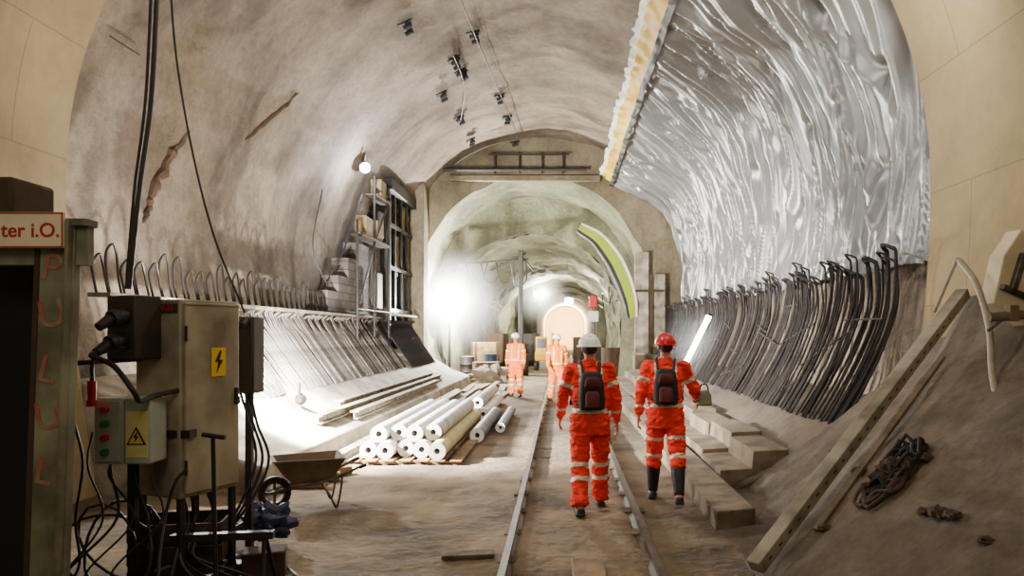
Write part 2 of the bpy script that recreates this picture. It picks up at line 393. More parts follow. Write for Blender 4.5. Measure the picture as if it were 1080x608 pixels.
fl=root('membrane_flap',"curved lime-yellow and white membrane edge standing free by the bulkhead opening","membrane flap")
for nm,o0,o1,mt in(('white_band',-.3,-.2,m_white),('lime_band',-.2,.14,m_lime),('black_band',.14,.26,m_black),('silver_band',.26,.32,m_mem)):
    mb=MB();vs=[]
    for i,p in enumerate(arc):
        t=(arc[min(i+1,len(arc)-1)]-arc[max(i-1,0)]).normalized(); nn=V((t.z,0,-t.x)); k=.6+.4*math.sin(math.pi*i/(len(arc)-1))
        for dy in(0,.06):
            for oo in(o0,o1): vs.append(p+nn*(oo*k)+V((0,dy+.1*noise.noise(p*2),0)))
    fs=[]
    for i in range(len(arc)-1):
        a=i*4;b=a+4
        fs+=[(a,a+1,b+1,b),(a+2,b+2,b+3,a+3),(a,b,b+2,a+2),(a+1,a+3,b+3,b+1)]
    mb.add(vs,fs); obj(nm,(mb,mt),parent=fl)
# ------------------------------------------------------------ rebar
def hairpin(side,hv,lean,w,mat,r=.016):
    if side>0:
        base=[(3.2,.72),(3.45,1.14),(3.68,1.6),(3.86,2.12),(3.96+lean,2.66*hv)]
        sh=random.uniform(-.1,.2)
    else:
        base=[(-4.42,.84),(-4.64,1.16),(-4.86,1.48),(-5.06,1.78),(-5.24-lean,2.08*hv)]; sh=-.25
    up=[V((x,-w/2-sh*(1-z/2.5),z)) for x,z in base]; dn=[V((x,w/2-sh*(1-z/2.5),z)) for x,z in reversed(base)]
    top=up[-1]; s=1 if side>0 else -1
    u=[V((top.x-s*.04,-w/2*.85,top.z+.09)),V((top.x-s*.11,0,top.z+.13)),V((top.x-s*.04,w/2*.85,top.z+.09))]
    return MB().tube(cr(up+u+dn,4),r,6)
varr=[hairpin(1,random.uniform(.92,1.06),random.uniform(-.12,-.02),random.uniform(.16,.26),m_rebar,.016).mesh('hairpin_rebar',m_rebar) for _ in range(14)]
y=8.3
while y<25.5:
    o=obj('hairpin_rebar',random.choice(varr),label="dark bent steel hairpin bar standing from the bank beneath the membrane",cat="rebar",group="starter bars beneath the membrane")
    o.location=(random.uniform(-.09,.03),y,0); o.rotation_euler=(random.uniform(-.08,.1),0,0); y+=random.uniform(.10,.15)+(y-8)*.003
for i in range(22):
    y0=8.4+i*.75; za=random.uniform(1.0,2.3); zb=za+random.uniform(-.6,.6); zb=max(.9,min(2.4,zb))
    def xr_(z): return 3.2+.8*min(1,(z-.72)/1.8)**.75-.06
    obj('cross_rebar',(MB().cyl((xr_(za),y0,za),(xr_(zb),y0+random.uniform(.8,1.6),zb),.012,seg=6),m_rebar),label="dark loose bar lying across the hairpin bars",cat="rebar",group="loose crossing bars")
varl=[hairpin(-1,random.uniform(.97,1.03),random.uniform(-.02,.02),.09,m_rebarl,.014).mesh('starter_rebar',m_rebarl) for _ in range(5)]
y=8.5
while y<20.4:
    o=obj('starter_rebar',random.choice(varl),label="dusty steel starter bar slanting up from the concrete bank",cat="rebar",group="starter bars along the bank")
    o.location=(random.uniform(-.02,.02)+.02,y,0); y+=.2
def loop(h,w):
    z0=2.25
    pts=[(-5.38,-w/2,z0),(-5.42,-w/2,z0+.2),(-5.44,-w/2*.9,z0+h-.12),(-5.42,0,z0+h),(-5.44,w/2*.9,z0+h-.12),(-5.42,w/2,z0+.2),(-5.38,w/2,z0)]
    return MB().tube(cr(pts,5),.016,6).mesh('loop_rebar',m_dsteel)
vlo=[loop(random.uniform(.45,.62),random.uniform(.16,.26)) for _ in range(4)]
y=8.3
while y<16.1:
    o=obj('loop_rebar',random.choice(vlo),label="grey steel loop bar standing against the sprayed concrete wall",cat="rebar",group="loop bars along the wall"); o.location=(.1,y,0); y+=random.uniform(.24,.34)
obj('ledge_board',(MB().box((-5.2,14.2,2.24),(.26,12.2,.05)),m_beamd),label="long dusty board forming a ledge above the starter bars",cat="plank",bev=.006)
for x,z in((-4.78,1.32),(-4.98,1.62)):
    obj('longitudinal_rebar',(MB().cyl((x,8.3,z),(x,20.6,z+.01),.013,seg=7),m_rebarl),label="long rebar tied lengthwise across the starter bars",cat="rebar",group="lengthwise ties")
# ------------------------------------------------------------ track
def rail(x):
    pr=[(-.055,0),(.055,0),(.055,.015),(.01,.03),(.01,.1),(.027,.108),(.027,.135),(-.027,.135),(-.027,.108),(-.01,.1),(-.01,.03),(-.055,.015)]
    return MB().prism([(x+a,b-.02) for a,b in pr],2.5,58)
for x in(-.42,.72): obj('rail',(rail(x),m_rail),label="long dusty steel rail of the narrow works track",cat="rail",group="works track rails")
y=3.4
sm=MB().box((.15,0,.0),(1.32,.19,.05)).mesh('sleeper',m_sleeper)
while y<30:
    obj('sleeper',sm,label="dust-covered sleeper half buried between the rails",cat="sleeper",group="track sleepers",loc=(random.uniform(-.04,.04),y,random.uniform(-.018,-.004)),rot=(random.uniform(-.02,.02),random.uniform(-.006,.006),random.uniform(-.03,.03)),bev=.01); y+=.78
obj('plank',(MB().box((0,0,.0),(.24,1.2,.05)),m_wood),label="worn timber plank laid between the rails",cat="plank",loc=(.2,4.9,.06),bev=.006)
obj('plank',(MB().box((0,0,0),(.42,.14,.03)),m_sleeper),label="short offcut of board on the dusty ground",cat="plank",loc=(-.75,5.8,.02),rot=(0,0,.15),bev=.006)
# ------------------------------------------------------------ people
def remesh(mb,voxel,name,smooth=4,dispf=None):
    me=mb.mesh(name,[m_skin],smooth=False); o=bpy.data.objects.new('tmp',me); COL.objects.link(o)
    r=o.modifiers.new('r','REMESH'); r.mode='VOXEL'; r.voxel_size=voxel; r.use_smooth_shade=True
    s=o.modifiers.new('s','SMOOTH'); s.factor=.5; s.iterations=smooth
    bpy.context.view_layer.update()
    nm=bpy.data.meshes.new_from_object(o.evaluated_get(bpy.context.evaluated_depsgraph_get()))
    bpy.data.objects.remove(o); nm.name=name; nm.materials.clear()
    if dispf:
        for v in nm.vertices: v.co+=v.normal*dispf(v.co)
    nm.polygons.foreach_set('use_smooth',[True]*len(nm.polygons)); return nm
def person(label,loc,yaw,pose,suit,tape,helmet,vox=.012,bvox=.0055,wellies=False,pack=True,face=False,lean=4):
    R=root('person',label,'person',loc=loc,rot=(0,0,yaw))
    ra=math.radians; bones={}
    lz=math.tan(ra(lean))
    hipc=V((0,0,.94))
    def T(z): return V((0,(z-.94)*lz,z))
    for s,k in((-1,'L'),(1,'R')):
        a,b,sp=pose['leg'+k]
        hip=hipc+V((s*.095,0,-.02)); d1=V((s*math.sin(ra(sp)),math.sin(ra(a)),-math.cos(ra(a)))).normalized(); knee=hip+d1*.43
        c=a-b; d2=V((s*math.sin(ra(sp))*.5,math.sin(ra(c)),-math.cos(ra(c)))).normalized(); ank=knee+d2*.42
        bones['th'+k]=(hip,knee); bones['sh'+k]=(knee,ank)
        a,ab,e=pose['arm'+k]
        sh=T(1.43)+V((s*.19,0,0)); d1=V((s*math.sin(ra(ab)),math.sin(ra(a)),-math.cos(ra(a)))).normalized(); el=sh+d1*.29
        d2=V((s*math.sin(ra(ab))*.3,math.sin(ra(a+e)),-math.cos(ra(a+e)))).normalized(); wr=el+d2*.255
        bones['ua'+k]=(sh,el); bones['fa'+k]=(el,wr)
    mz=min(bones['shL'][1].z,bones['shR'][1].z)-.095
    off=V((0,0,-mz))
    bones={k:(a+off,b+off) for k,(a,b) in bones.items()}
    def TT(z,dx=0,dy=0): q=T(z)+off; return q+V((dx,dy,0))
    B=MB()
    B.loft([TT(z) for z in(.84,.9,.98,1.08,1.2,1.32,1.42,1.47)],[(.11,.08),(.155,.105),(.155,.1),(.135,.088),(.145,.095),(.165,.1),(.165,.085),(.08,.055)],xa=(1,0,0),axis=(0,0,1),seg=20)
    B.cap(TT(1.42),.058,TT(1.57,0,.01),.052)
    hz=1.535; hd=TT(hz,0,.015)
    B.loft([hd+V((0,y,z)) for z,y in((0,.03),(.03,.02),(.08,.005),(.13,0),(.18,-.005),(.22,-.005),(.238,-.005))],[(.028,.03),(.052,.065),(.066,.086),(.073,.096),(.07,.092),(.045,.06),(.012,.014)],xa=(1,0,0),axis=(0,0,1),seg=20)
    B.cap(hd+V((0,.09,.12)),.009,hd+V((0,.112,.085)),.014)
    B.cap(hd+V((-.02,.088,.045)),.008,hd+V((.02,.088,.045)),.008)
    for s in(-1,1):
        B.ell(hd+V((s*.075,-.005,.1)),(.01,.02,.032),seg=10,n=6)
        B.cap(hd+V((s*.02,.082,.135)),.01,hd+V((s*.045,.074,.133)),.009)
    for k,s in(('L',-1),('R',1)):
        h,kn=bones['th'+k]; _,an=bones['sh'+k]
        B.cap(h,.082,kn,.054); B.cap(kn,.054,kn.lerp(an,.3),.056); B.cap(kn.lerp(an,.3),.056,an,.038)
        B.cap(an+V((0,-.02,-.035)),.04,an+V((0,.14,-.055)),.03)
        sh,el=bones['ua'+k]; _,wr=bones['fa'+k]
        B.cap(TT(1.42,s*.1),.06,sh,.052); B.cap(sh,.05,el,.04); B.cap(el,.04,wr,.027)
        d=(wr-el).normalized(); nrm=V((-s,0,0)); nrm=(nrm-d*nrm.dot(d)).normalized(); w=nrm.cross(d); fw=w*(-s)
        B.loft([wr-d*.01,wr+d*.02,wr+d*.055,wr+d*.09,wr+d*.1],[(.024,.018),(.034,.017),(.04,.016),(.04,.014),(.034,.009)],xa=w,axis=d,seg=14)
        for i,L in enumerate((.075,.083,.077,.06)):
            off_=.031-.0207*i; p=wr+d*.092+fw*off_
            for q,(ang,fr) in enumerate(((12,.45),(38,.32),(62,.25))):
                dd=(d*math.cos(ra(ang))+nrm*math.sin(ra(ang))+fw*off_*1.2).normalized(); p2=p+dd*L*fr; r=.0088-.0008*q
                B.cap(p,r,p2,r-.0006,seg=8); p=p2
        p=wr+d*.03+fw*.03; p2=p+(d*.6+fw*.7+nrm*.35).normalized()*.045; B.cap(p,.013,p2,.011,seg=8); p3=p2+(d*.85+fw*.15+nrm*.45).normalized()*.035; B.cap(p2,.0105,p3,.008,seg=8)
    bm=remesh(B,bvox,'body',3); bm.materials.append(m_skin); obj('body',bm,parent=R)
    S=MB()
    S.loft([TT(z) for z in(.78,.84,.92,1.0,1.1,1.22,1.34,1.42,1.465,1.485)],[(.2,.145),(.213,.16),(.203,.155),(.188,.148),(.19,.145),(.2,.145),(.206,.142),(.197,.12),(.13,.09),(.09,.07)],xa=(1,0,0),axis=(0,0,1),seg=22)
    S.loft([TT(z,0,.0) for z in(1.44,1.5,1.53)],[(.085,.075),(.072,.07),(.07,.07)],xa=(1,0,0),axis=(0,0,1))
    for k,s in(('L',-1),('R',1)):
        h,kn=bones['th'+k]; _,an=bones['sh'+k]
        S.cap(h,.115,h.lerp(kn,.5),.108); S.cap(h.lerp(kn,.5),.108,kn,.094)
        if wellies: S.cap(kn,.094,kn.lerp(an,.3),.088)
        else:
            S.cap(kn,.094,kn.lerp(an,.55),.09); S.loft([kn.lerp(an,t) for t in(.45,.7,.88,1.0,1.04)],[.089,.086,.092,.094,.075])
        sh,el=bones['ua'+k]; _,wr=bones['fa'+k]
        S.cap(TT(1.41,s*.11),.077,sh,.076); S.cap(sh,.076,el,.068); S.cap(el,.067,el.lerp(wr,.5),.06); S.loft([el.lerp(wr,t) for t in(.4,.7,.96,1.0)],[.06,.054,.047,.038])
    def wr_(co):
        a=noise.noise(V((co.x*7,co.y*7,co.z*15))); b=noise.noise(V((co.x*12+3,co.y*12,co.z*30+3)))
        return .018*a+.018*(.5-abs(b)*2)*.8-.004
    sm_=remesh(S,vox,'coverall',3,wr_); sm_.materials.append(suit); sm_.materials.append(tape)
    for f in sm_.polygons:
        c=f.center; best=None
        for k,(a,b) in bones.items():
            ab=b-a; t=max(0,min(1,(c-a).dot(ab)/ab.length_squared)); dd=(c-(a+ab*t)).length-(.03 if k[:2]=='ua' else 0)
            if best is None or dd<best[0]: best=(dd,k,t)
        dd,k,t=best; z=c.z-off.z; mi=0
        inT=abs(c.x)<.17 and z>.85 and k[:2] not in('fa',)
        if k[:2]=='sh' and (.02<t<.13 or (.36<t<.47 and not wellies)): mi=1
        if k[:2]=='th' and wellies and (.55<t<.63): mi=1
        if k[:2]=='fa' and (.02<t<.17 ): mi=1
        if k[:2]=='ua' and not inT and .45<t<.6: mi=1
        if k[:2]=='fa' and not inT and .5<t<.62: mi=1
        if inT or (z>.85 and abs(c.x)<.2 and k[:2]=='th'):
            if 1.0<z<1.045 : mi=1
            elif .085<abs(c.x)<.12 and z>1.05: mi=1
        f.material_index=mi
    obj('coverall',sm_,parent=R)
    for k,s in(('L',-1),('R',1)):
        kn=bones['sh'+k][0]; an=bones['sh'+k][1]; b=MB()
        t0=.24 if wellies else .86
        b.loft([kn.lerp(an,t) for t in(t0,t0+(1-t0)*.4,.9,1.03)],[.08 if wellies else .056,.072 if wellies else .054,.058,.054])
        z=an.z-.062
        b.cap((an.x,an.y-.03,z+.01),.047,(an.x+s*.012,an.y+.15,z-.0),.043,xa=(1,0,0),flat=.85)
        b.box((an.x+s*.006,an.y+.055,an.z-.082),(.092,.27,.026))
        bme=remesh(b,.009,'boot',2); bme.materials.append(m_black); obj('boot',bme,parent=R)
    hc=hd+V((0,0,.135)); hb=MB()
    cs=[];rr=[]
    for i in range(9):
        a=math.radians(i*11); cs.append(hc+V((0,-.005,.128*math.sin(a)))); rr.append((.112*math.cos(a)+.001,.135*math.cos(a)+.001))
    hb.loft(cs,rr,xa=(1,0,0),axis=(0,0,1),seg=24)
    hb.loft([hc+V((0,.012,-.012)),hc+V((0,.012,-.002)),hc+V((0,.004,.008))],[(.128,.168),(.13,.17),(.112,.136)],xa=(1,0,0),axis=(0,0,1),seg=24)
    hb.cap(hc+V((0,-.09,.092)),.016,hc+V((0,.08,.098)),.016)
    obj('helmet',(hb,helmet),parent=R)
    obj('hair',(MB().ell(hd+V((0,-.012,.12)),(.079,.098,.09),z0=-.75,z1=.5),m_hair),parent=R)
    if face:
        for s in(-1,1): obj('eye',(MB().ell(hd+V((s*.03,.09,.12)),(.011,.008,.007),seg=8,n=5),m_black),parent=R)
    if pack:
        pk=obj('backpack',None,parent=R)
        q=TT(1.23,0,-.205)
        b=MB().loft([q+V((0,0,z)) for z in(-.19,-.18,-.08,.05,.16,.185)],[(.1,.06),(.125,.075),(.13,.082),(.122,.078),(.1,.062),(.07,.045)],xa=(1,0,0),axis=(0,0,1),sup=.65,seg=20)
        obj('pack_body',(b,m_pack),parent=pk)
        b=MB().loft([q+V((0,-.085,z)) for z in(-.16,-.15,-.03,.0)],[(.055,.02),(.07,.03),(.068,.03),(.05,.015)],xa=(1,0,0),axis=(0,0,1),sup=.65)
        obj('pocket',(b,m_packr),parent=pk)
        obj('flap',(MB().loft([q+V((0,-.072,z)) for z in(.035,.045,.12,.14)],[(.07,.015),(.08,.022),(.07,.02),(.045,.01)],xa=(1,0,0),axis=(0,0,1),sup=.7),m_packr),parent=pk)
        for s in(-1,1):
            pts=[q+V((s*.08,.05,.14)),TT(1.46,s*.09,-.12),TT(1.51,s*.1,-.02),TT(1.44,s*.1,.135),TT(1.25,s*.12,.165),TT(1.08,s*.19,.09),q+V((s*.11,.03,-.13))]
            obj('shoulder_strap',(MB().tube(cr(pts,5),.014,8),m_pack),parent=pk)
    return R
p1=person("person in red-orange coveralls, white helmet and backpack walking along the track",(.29,7.28,0),.06,
 dict(legL=(-12,14,2.5),legR=(15,6,2.5),armL=(12,16,16),armR=(-6,14,14)),m_redsuit,m_refl,m_helw,lean=5)
p2=person("person in red-orange coveralls, red helmet and rubber boots beside the rail",(1.12,7.75,0),-.12,
 dict(legL=(12,6,3.5),legR=(-12,14,3.5),armL=(-10,16,18),armR=(16,28,40)),m_redsuit,m_refl,m_helr,wellies=True,lean=5)
p3=person("person in orange coveralls and white helmet standing facing along the track",(-1.3,20.6,0),math.pi-.1,
 dict(legL=(4,4,3),legR=(-3,4,3),armL=(2,10,14),armR=(-2,10,20)),m_orange,m_refl,m_helw,vox=.014,bvox=.009,pack=False,face=True,lean=0)
p4=person("person in orange coveralls with yellow tape walking between the rails",(-.12,18.7,0),math.pi+.15,
 dict(legL=(18,12,2),legR=(-14,14,2),armL=(-16,10,20),armR=(16,10,24)),m_orange,m_refly,m_helw,vox=.014,bvox=.009,pack=False,face=True,lean=3)
bag=root('tool_bag',"dark olive tool bag carried beside the walking worker","bag",loc=(1.58,7.98,1.0))
obj('bag_body',(MB().loft([(0,0,z) for z in(0,.02,.12,.17)],[(.07,.05),(.09,.065),(.08,.06),(.05,.03)],xa=(1,0,0),axis=(0,0,1),sup=.7),m_green),parent=bag)
obj('handle',(MB().tube(cr([(-.05,0,.15),(-.03,0,.23),(.03,0,.23),(.05,0,.15)],5),.009),m_black),parent=bag)
# ------------------------------------------------------------ electrical gear
C0=P(190,600,4.8); C0.z=0
cab=root('electrical_cabinet',"tall grey-beige steel electrical cabinet on a steel stand with cables","electrical cabinet",loc=C0,rot=(0,0,math.radians(68)))
obj('cabinet_body',(MB().box((.245,.21,1.36),(.49,.42,1.34)),m_cab),parent=cab,bev=.012)
obj('door',(MB().box((.25,-.012,1.36),(.45,.022,1.28)).box((.25,-.018,2.0),(.46,.024,.02)),m_cab),parent=cab,bev=.006)
obj('door_handle',(MB().box((.44,-.035,1.35),(.02,.03,.12)).box((.44,-.05,1.32),(.03,.015,.05)),m_dsteel),parent=cab,bev=.004)
for z in(.9,1.8): obj('hinge',(MB().cyl((.02,-.03,z-.05),(.02,-.03,z+.05),.01),m_dsteel),parent=cab)
w=obj('warning_sign',(MB().box((.29,-.026,1.6),(.12,.004,.2)),m_yel),parent=cab)
bolt=[(.30,1.68),(.255,1.6),(.285,1.6),(.27,1.52),(.325,1.615),(.295,1.615),(.315,1.68)]
obj('lightning_symbol',(MB().prism(bolt,-.031,-.028),m_black),parent=w)
for dx in(.03,.46):
    for dy in(.03,.39): obj('leg',(MB().box((dx,dy,.35),(.04,.04,.7)),m_dsteel),parent=cab,bev=.004)
obj('base_frame',(MB().box((.245,.0,.08),(.62,.06,.08)).box((.245,.42,.08),(.62,.06,.08)).box((.0,.21,.1),(.06,.5,.06)).box((.49,.21,.1),(.06,.5,.06)),m_dsteel),parent=cab,bev=.004)
sb=obj('socket_box',(MB().box((-.1,.3,1.84),(.2,.26,.42)),m_cabd),parent=cab,bev=.008); sb['label']="dark open socket box"
for z,yy in((1.92,.24),(1.76,.26)):
    obj('socket',(MB().loft([(-.2,yy,z),(-.26,yy,z-.02),(-.27,yy,z-.02),(-.31,yy,z-.03)],[.05,.05,.06,.055],seg=16).cyl((-.31,yy,z-.03),(-.4,yy-.01,z-.08),.04,.028),m_black),parent=cab)
lp=obj('label_plate',(MB().box((-.007,.1,1.97),(.006,.16,.06)),m_cabd),parent=cab)
text_obj('lettering','V-20',.062,m_redt,(-.013,.17,1.95),(math.radians(90),0,math.radians(-90)),parent=lp)
cable('power_cable',[(-.4,.25,1.68),(-.46,.2,1.66),(-.43,.05,1.6),(-.4,-.08,1.45),(-.33,-.05,1.38),(-.2,0,1.4),(0,.02,1.42)],.017,m_cable,'',parent=cab)
for i,(x0,y0) in enumerate(((.1,.1),(.2,.15),(.3,.1),(.4,.2))):
    cable('power_cable',[(x0,y0,.7),(x0+.05,y0,.5),(x0-.1-.05*i,y0-.1,.3),(x0-.05,y0-.25-.03*i,.12),(x0+.1,y0-.3-.04*i,.03)],.010,m_cable,'',parent=cab)
cb=root('control_box',"small grey-green control box with push buttons and yellow warning sticker","control box")
c1=P(100,420,4.6); c2=P(160,490,4.6)
cb.location=((c1.x+c2.x)/2,4.6,(c1.z+c2.z)/2); W=c2.x-c1.x; Hh=c1.z-c2.z
obj('housing',(MB().box((-W*.24,.09,0),(W*.52,.2,Hh)),m_greyg),parent=cb,bev=.01)
obj('face_plate',(MB().box((-W*.24,-.015,0),(W*.46,.012,Hh*.92)),m_greyg),parent=cb,bev=.004)
obj('side_housing',(MB().box((W*.26,.09,0),(W*.46,.2,Hh)),m_greyg),parent=cb,bev=.012)
tx=W*.26
obj('warning_sticker',(MB().box((tx,-.0135,-.02),(W*.38,.006,Hh*.7)),m_pale),parent=cb)
tri=obj('warning_triangle',(MB().prism([(tx-.062,-.085),(tx+.062,-.085),(tx,.03)],-.022,-.018),m_black),parent=cb)
obj('triangle_field',(MB().prism([(tx-.046,-.077),(tx+.046,-.077),(tx,.01)],-.025,-.02),m_yel),parent=tri)
obj('lightning_symbol',(MB().prism([(tx+.006,-.006),(tx-.018,-.038),(tx-.002,-.038),(tx-.01,-.072),(tx+.018,-.03),(tx+.003,-.03),(tx+.012,-.006)],-.028,-.024),m_black),parent=tri)
m_btn=M('green_button',(30,120,60),.4,0,.1,5,0)
for i,(mx,z) in enumerate(((m_red,.14),(m_btn,.05),(m_red,-.04),(m_btn,-.13))):
    obj('push_button',(MB().cyl((-W*.27,-.02,z),(-W*.27,-.055,z),.024,.021,seg=14),mx),parent=cb)
obj('support_arm',(MB().box((0,.23,-.05),(W*1.3,.04,.05)).box((W*.8,.3,-.05),(.06,.2,.05)).box((-W*.2,.23,-.6),(.05,.05,1.15)),m_dsteel),parent=cb)
rp=root('power_plug',"red industrial plug hanging on a black cable beside the cabinet","plug",loc=P(97,412,4.5))
obj('plug_body',(MB().cyl((0,0,.06),(0,0,-.06),.026,.024).cyl((0,0,-.06),(0,0,-.1),.032),m_red),parent=rp)
obj('plug_cable',(MB().tube(cr([(0,0,.06),(.0,.02,.2),(.06,.1,.25),(.17,.3,.28)],6),.012),m_cable),parent=rp)
b2=root('junction_box',"dark steel junction box with cables on a steel post","junction box",loc=(P(262,0,5.7).x,5.7,0))
obj('box_body',(MB().box((0,0,1.63),(.17,.2,.6)),m_cabd),parent=b2,bev=.01)
obj('lid',(MB().box((0,-.11,1.63),(.15,.02,.56)),m_dsteel),parent=b2,bev=.005)
obj('post',(MB().box((0,.02,.66),(.05,.05,1.34)).box((0,.02,.02),(.3,.3,.03)),m_dsteel),parent=b2)
for i in range(3): cable('power_cable',[(-.04+.04*i,-.05,1.33),(.06+.03*i,-.12,1.1),(.1+.05*i,-.1,.8),(.0+.03*i,-.2,.45),(-.15,-.3,.2),(-.3,-.4,.04)],.011,m_cable,'',parent=b2)
for i in range(2): obj('gland',(MB().cyl((.03-.06*i,-.1,1.9),(.03-.06*i,-.16,1.86),.025),m_black),parent=b2)
lv=root('lever_bar',"steel T-shaped lever standing before the cabinet","steel bar",loc=(P(228,0,4.75).x,4.75,0))
obj('shaft',(MB().cyl((0,0,0),(-.03,.02,1.12),.014),m_dsteel),parent=lv)
obj('grip',(MB().cyl((-.1,.02,1.13),(.05,.02,1.11),.016),m_dsteel),parent=lv)
for i in range(4):
    obj('timber_bearer',(MB().box((0,0,0),(.9,.12,.09)),m_dwood if i%2 else m_wood),label="rough timber bearer lying under the electrical gear",cat="timber",group="bearers under the gear",loc=(-2.6+.06*i,4.1+.2*i,.05),rot=(0,0,.06*i-.1),bev=.006)
for i in range(3):
    obj('timber_board',(MB().box((0,0,0),(.14,.8,.045)),m_wood),label="dusty timber board resting across bearers",cat="timber",group="boards under the gear",loc=(-2.8+.2*i,4.35,.12),rot=(0,0,.08),bev=.005)
cr_=root('wooden_crate',"dark slatted wooden crate standing under the control box","crate",loc=(-2.75,5.25,0),rot=(0,0,.2))
for z in(.08,.24,.4):
    for (cx_,cy_,sx,sy) in((0,-.2,.6,.02),(0,.2,.6,.02),(-.3,0,.02,.4),(.3,0,.02,.4)): obj('slat',(MB().box((cx_,cy_,z),(sx,sy,.12)),m_dwood),parent=cr_,bev=.003)
obj('crate_base',(MB().box((0,0,.02),(.6,.4,.03)),m_dwood),parent=cr_)
st_=root('welding_stand',"low dark steel trestle frame standing among the cables","trestle",loc=(-2.3,4.9,0),rot=(0,0,.15))
for x in(-.3,.3):
    obj('trestle_leg',(MB().tube([(x,-.22,0.01),(x*.9,0,.42),(x,.22,.01)],.016),m_dsteel),parent=st_)
obj('trestle_bar',(MB().box((0,0,.42),(.66,.06,.05)),m_dsteel),parent=st_)
def coil(name,c,R0,label,n=90,r=.016,mat=None):
    pts=[]
    for i in range(n):
        a=i*.42; rr=R0+.035*math.sin(i*.7); pts.append(V((rr*math.cos(a),.12*math.sin(i*.31),R0+.06+rr*math.sin(a)*1.03)))
    obj(name,(MB().tube(pts,r,6),mat or m_cable),label=label,cat="cable",loc=c)
coil('cable_coil',(-3.05,4.9,.02),.27,"coil of black cable leaning under the control box",50,.010)
for i in range(7):
    x=-3.2+.12*i+random.uniform(-.05,.05); ru=random.uniform
    cable('loose_cable',[(x,4.75,1.2-.05*i),(x-ru(-.1,.14),4.7,.95-.02*i),(x+ru(-.15,.15),4.65,.6),(x+ru(-.2,.2),4.55-.02*i,.3),(x+ru(-.2,.2),4.45,.1),(x+ru(.0,.4),4.2-.02*i,.03)],random.choice((.007,.009,.011)),random.choice((m_cable,m_cable,m_cableg,m_dsteel,m_cable)),"power cable hanging in a tangle to the ground",group="tangled power cables")
for i,(x,y_,rz,sx,sy,sz) in enumerate(((-2.2,5.35,.3,.3,.22,.2),(-2.5,4.75,-.2,.22,.3,.14),(-2.15,4.55,.5,.2,.14,.1))):
    obj('scrap_block',(MB().box((0,0,sz/2),(sx,sy,sz)),m_dwood if i!=1 else m_cabd),label="dusty scrap block lying among the cables",cat="debris",group="scrap under the gear",loc=(x,y_,0),rot=(0,0,rz),bev=.012)
cable('hanging_cable',[P(168,-60,5.1),P(160,100,5.1),P(147,200,5.0),P(136,305,4.95)],.017,m_cable,"thick black cable dropping from the vault to the cabinet")
cable('hanging_cable',[P(162,-60,5.15),P(154,100,5.15),P(142,200,5.05),P(133,305,5.0)],.011,m_dsteel,"grey cable dropping from the vault beside a thicker one")
cable('hanging_wire',[P(178,-40,5.2),P(186,60,5.3),P(203,160,5.4),P(226,250,5.5),P(258,330,5.65)],.008,m_cable,"thin black wire curving down to the junction box")
obj('steel_bar',(MB().cyl(P(68,384,4.6),P(150,379,4.9),.016),m_dsteel),label="horizontal dark steel bar carrying the cables",cat="steel bar")
def blob(name,c,r,mat,label,cat,sd=0,amp=.35,n=26):
    vs=[];fs=[]
    for i in range(n+1):
        th=math.pi*i/n
        for j in range(2*n):
            ph=math.pi*j/n; d=V((math.sin(th)*math.cos(ph),math.sin(th)*math.sin(ph),math.cos(th)))
            k=1+amp*noise.noise(d*2.2+V((sd,0,0)))+amp*.5*(abs(noise.noise(d*5+V((sd,2,0)))))-amp*.3
            q=V((d.x*r[0]*k,d.y*r[1]*k,max(-r[2]*.6,d.z*r[2]*k))); vs.append(q)
    m=2*n
    for i in range(n):
        for j in range(m): fs.append((i*m+j,(i+1)*m+j,(i+1)*m+(j+1)%m,i*m+(j+1)%m))
    mb=MB(); mb.add(vs,fs); return obj(name,(mb,mat),label=label,cat=cat,loc=c)
blob('plastic_sheet',P(278,560,6.1)+V((0,0,.05)),(.24,.2,.17),m_blue,"crumpled dark blue plastic sheet on the ground","plastic sheet",3,.6)
cable('ground_cable',[(-2.1,5.5,.02),(-1.95,5.3,.02),(-1.8,5.15,.02),(-1.85,4.9,.02),(-2.0,4.7,.02)],.012,m_cable,"thin black cable lying on the dusty floor")
# ------------------------------------------------------------ container door frame
ct=root('steel_doorway',"faded grey-green steel doorway of a dark site store with a small sign","doorway")
xl=P(28,0,3.5).x; xr=P(66,0,3.5).x
TL=.035
post=obj('post',(MB().box(((xl+xr)/2,3.5,1.13),(xr-xl,.06,2.26)),m_green),parent=ct,bev=.008,rot=(0,TL,0))
obj('post_flange',(MB().box((xr-.012,3.45,1.13),(.016,.04,2.26)),m_green),parent=post,bev=.003)
obj('lintel',(MB().box((-2.98,3.5,2.335),(1.4,.1,.035)).box((-2.98,3.51,2.225),(1.38,.05,.19)),m_green),parent=ct,bev=.004)
obj('interior_shade_panel',(MB().box((-3.45,3.75,1.08),(1.65,.04,2.14)),m_dark),parent=ct)  # dark sheet standing in for the shade inside the doorway
obj('inner_jamb',(MB().box((xl-.0,3.6,1.08),(.03,.26,2.14)),m_dwood),parent=ct,rot=(0,TL,0))
xe=P(68,0,3.43).x
zc=P(0,243,3.43).z
sg=obj('sign_board',(MB().box((xe-.5,3.43,zc),(1.0,.02,.17)),m_cream),parent=ct,bev=.003)
obj('sign_border',(MB().box((xe-.5,3.419,zc+.08),(1.0,.004,.006)).box((xe-.5,3.419,zc-.08),(1.0,.004,.006)).box((xe-.004,3.419,zc),(.006,.004,.165)),m_redt),parent=sg)
text_obj('lettering','ter i.O.',.094,m_redt,(P(1,0,3.418).x,3.418,zc-.032),(math.radians(90),0,0),parent=sg)
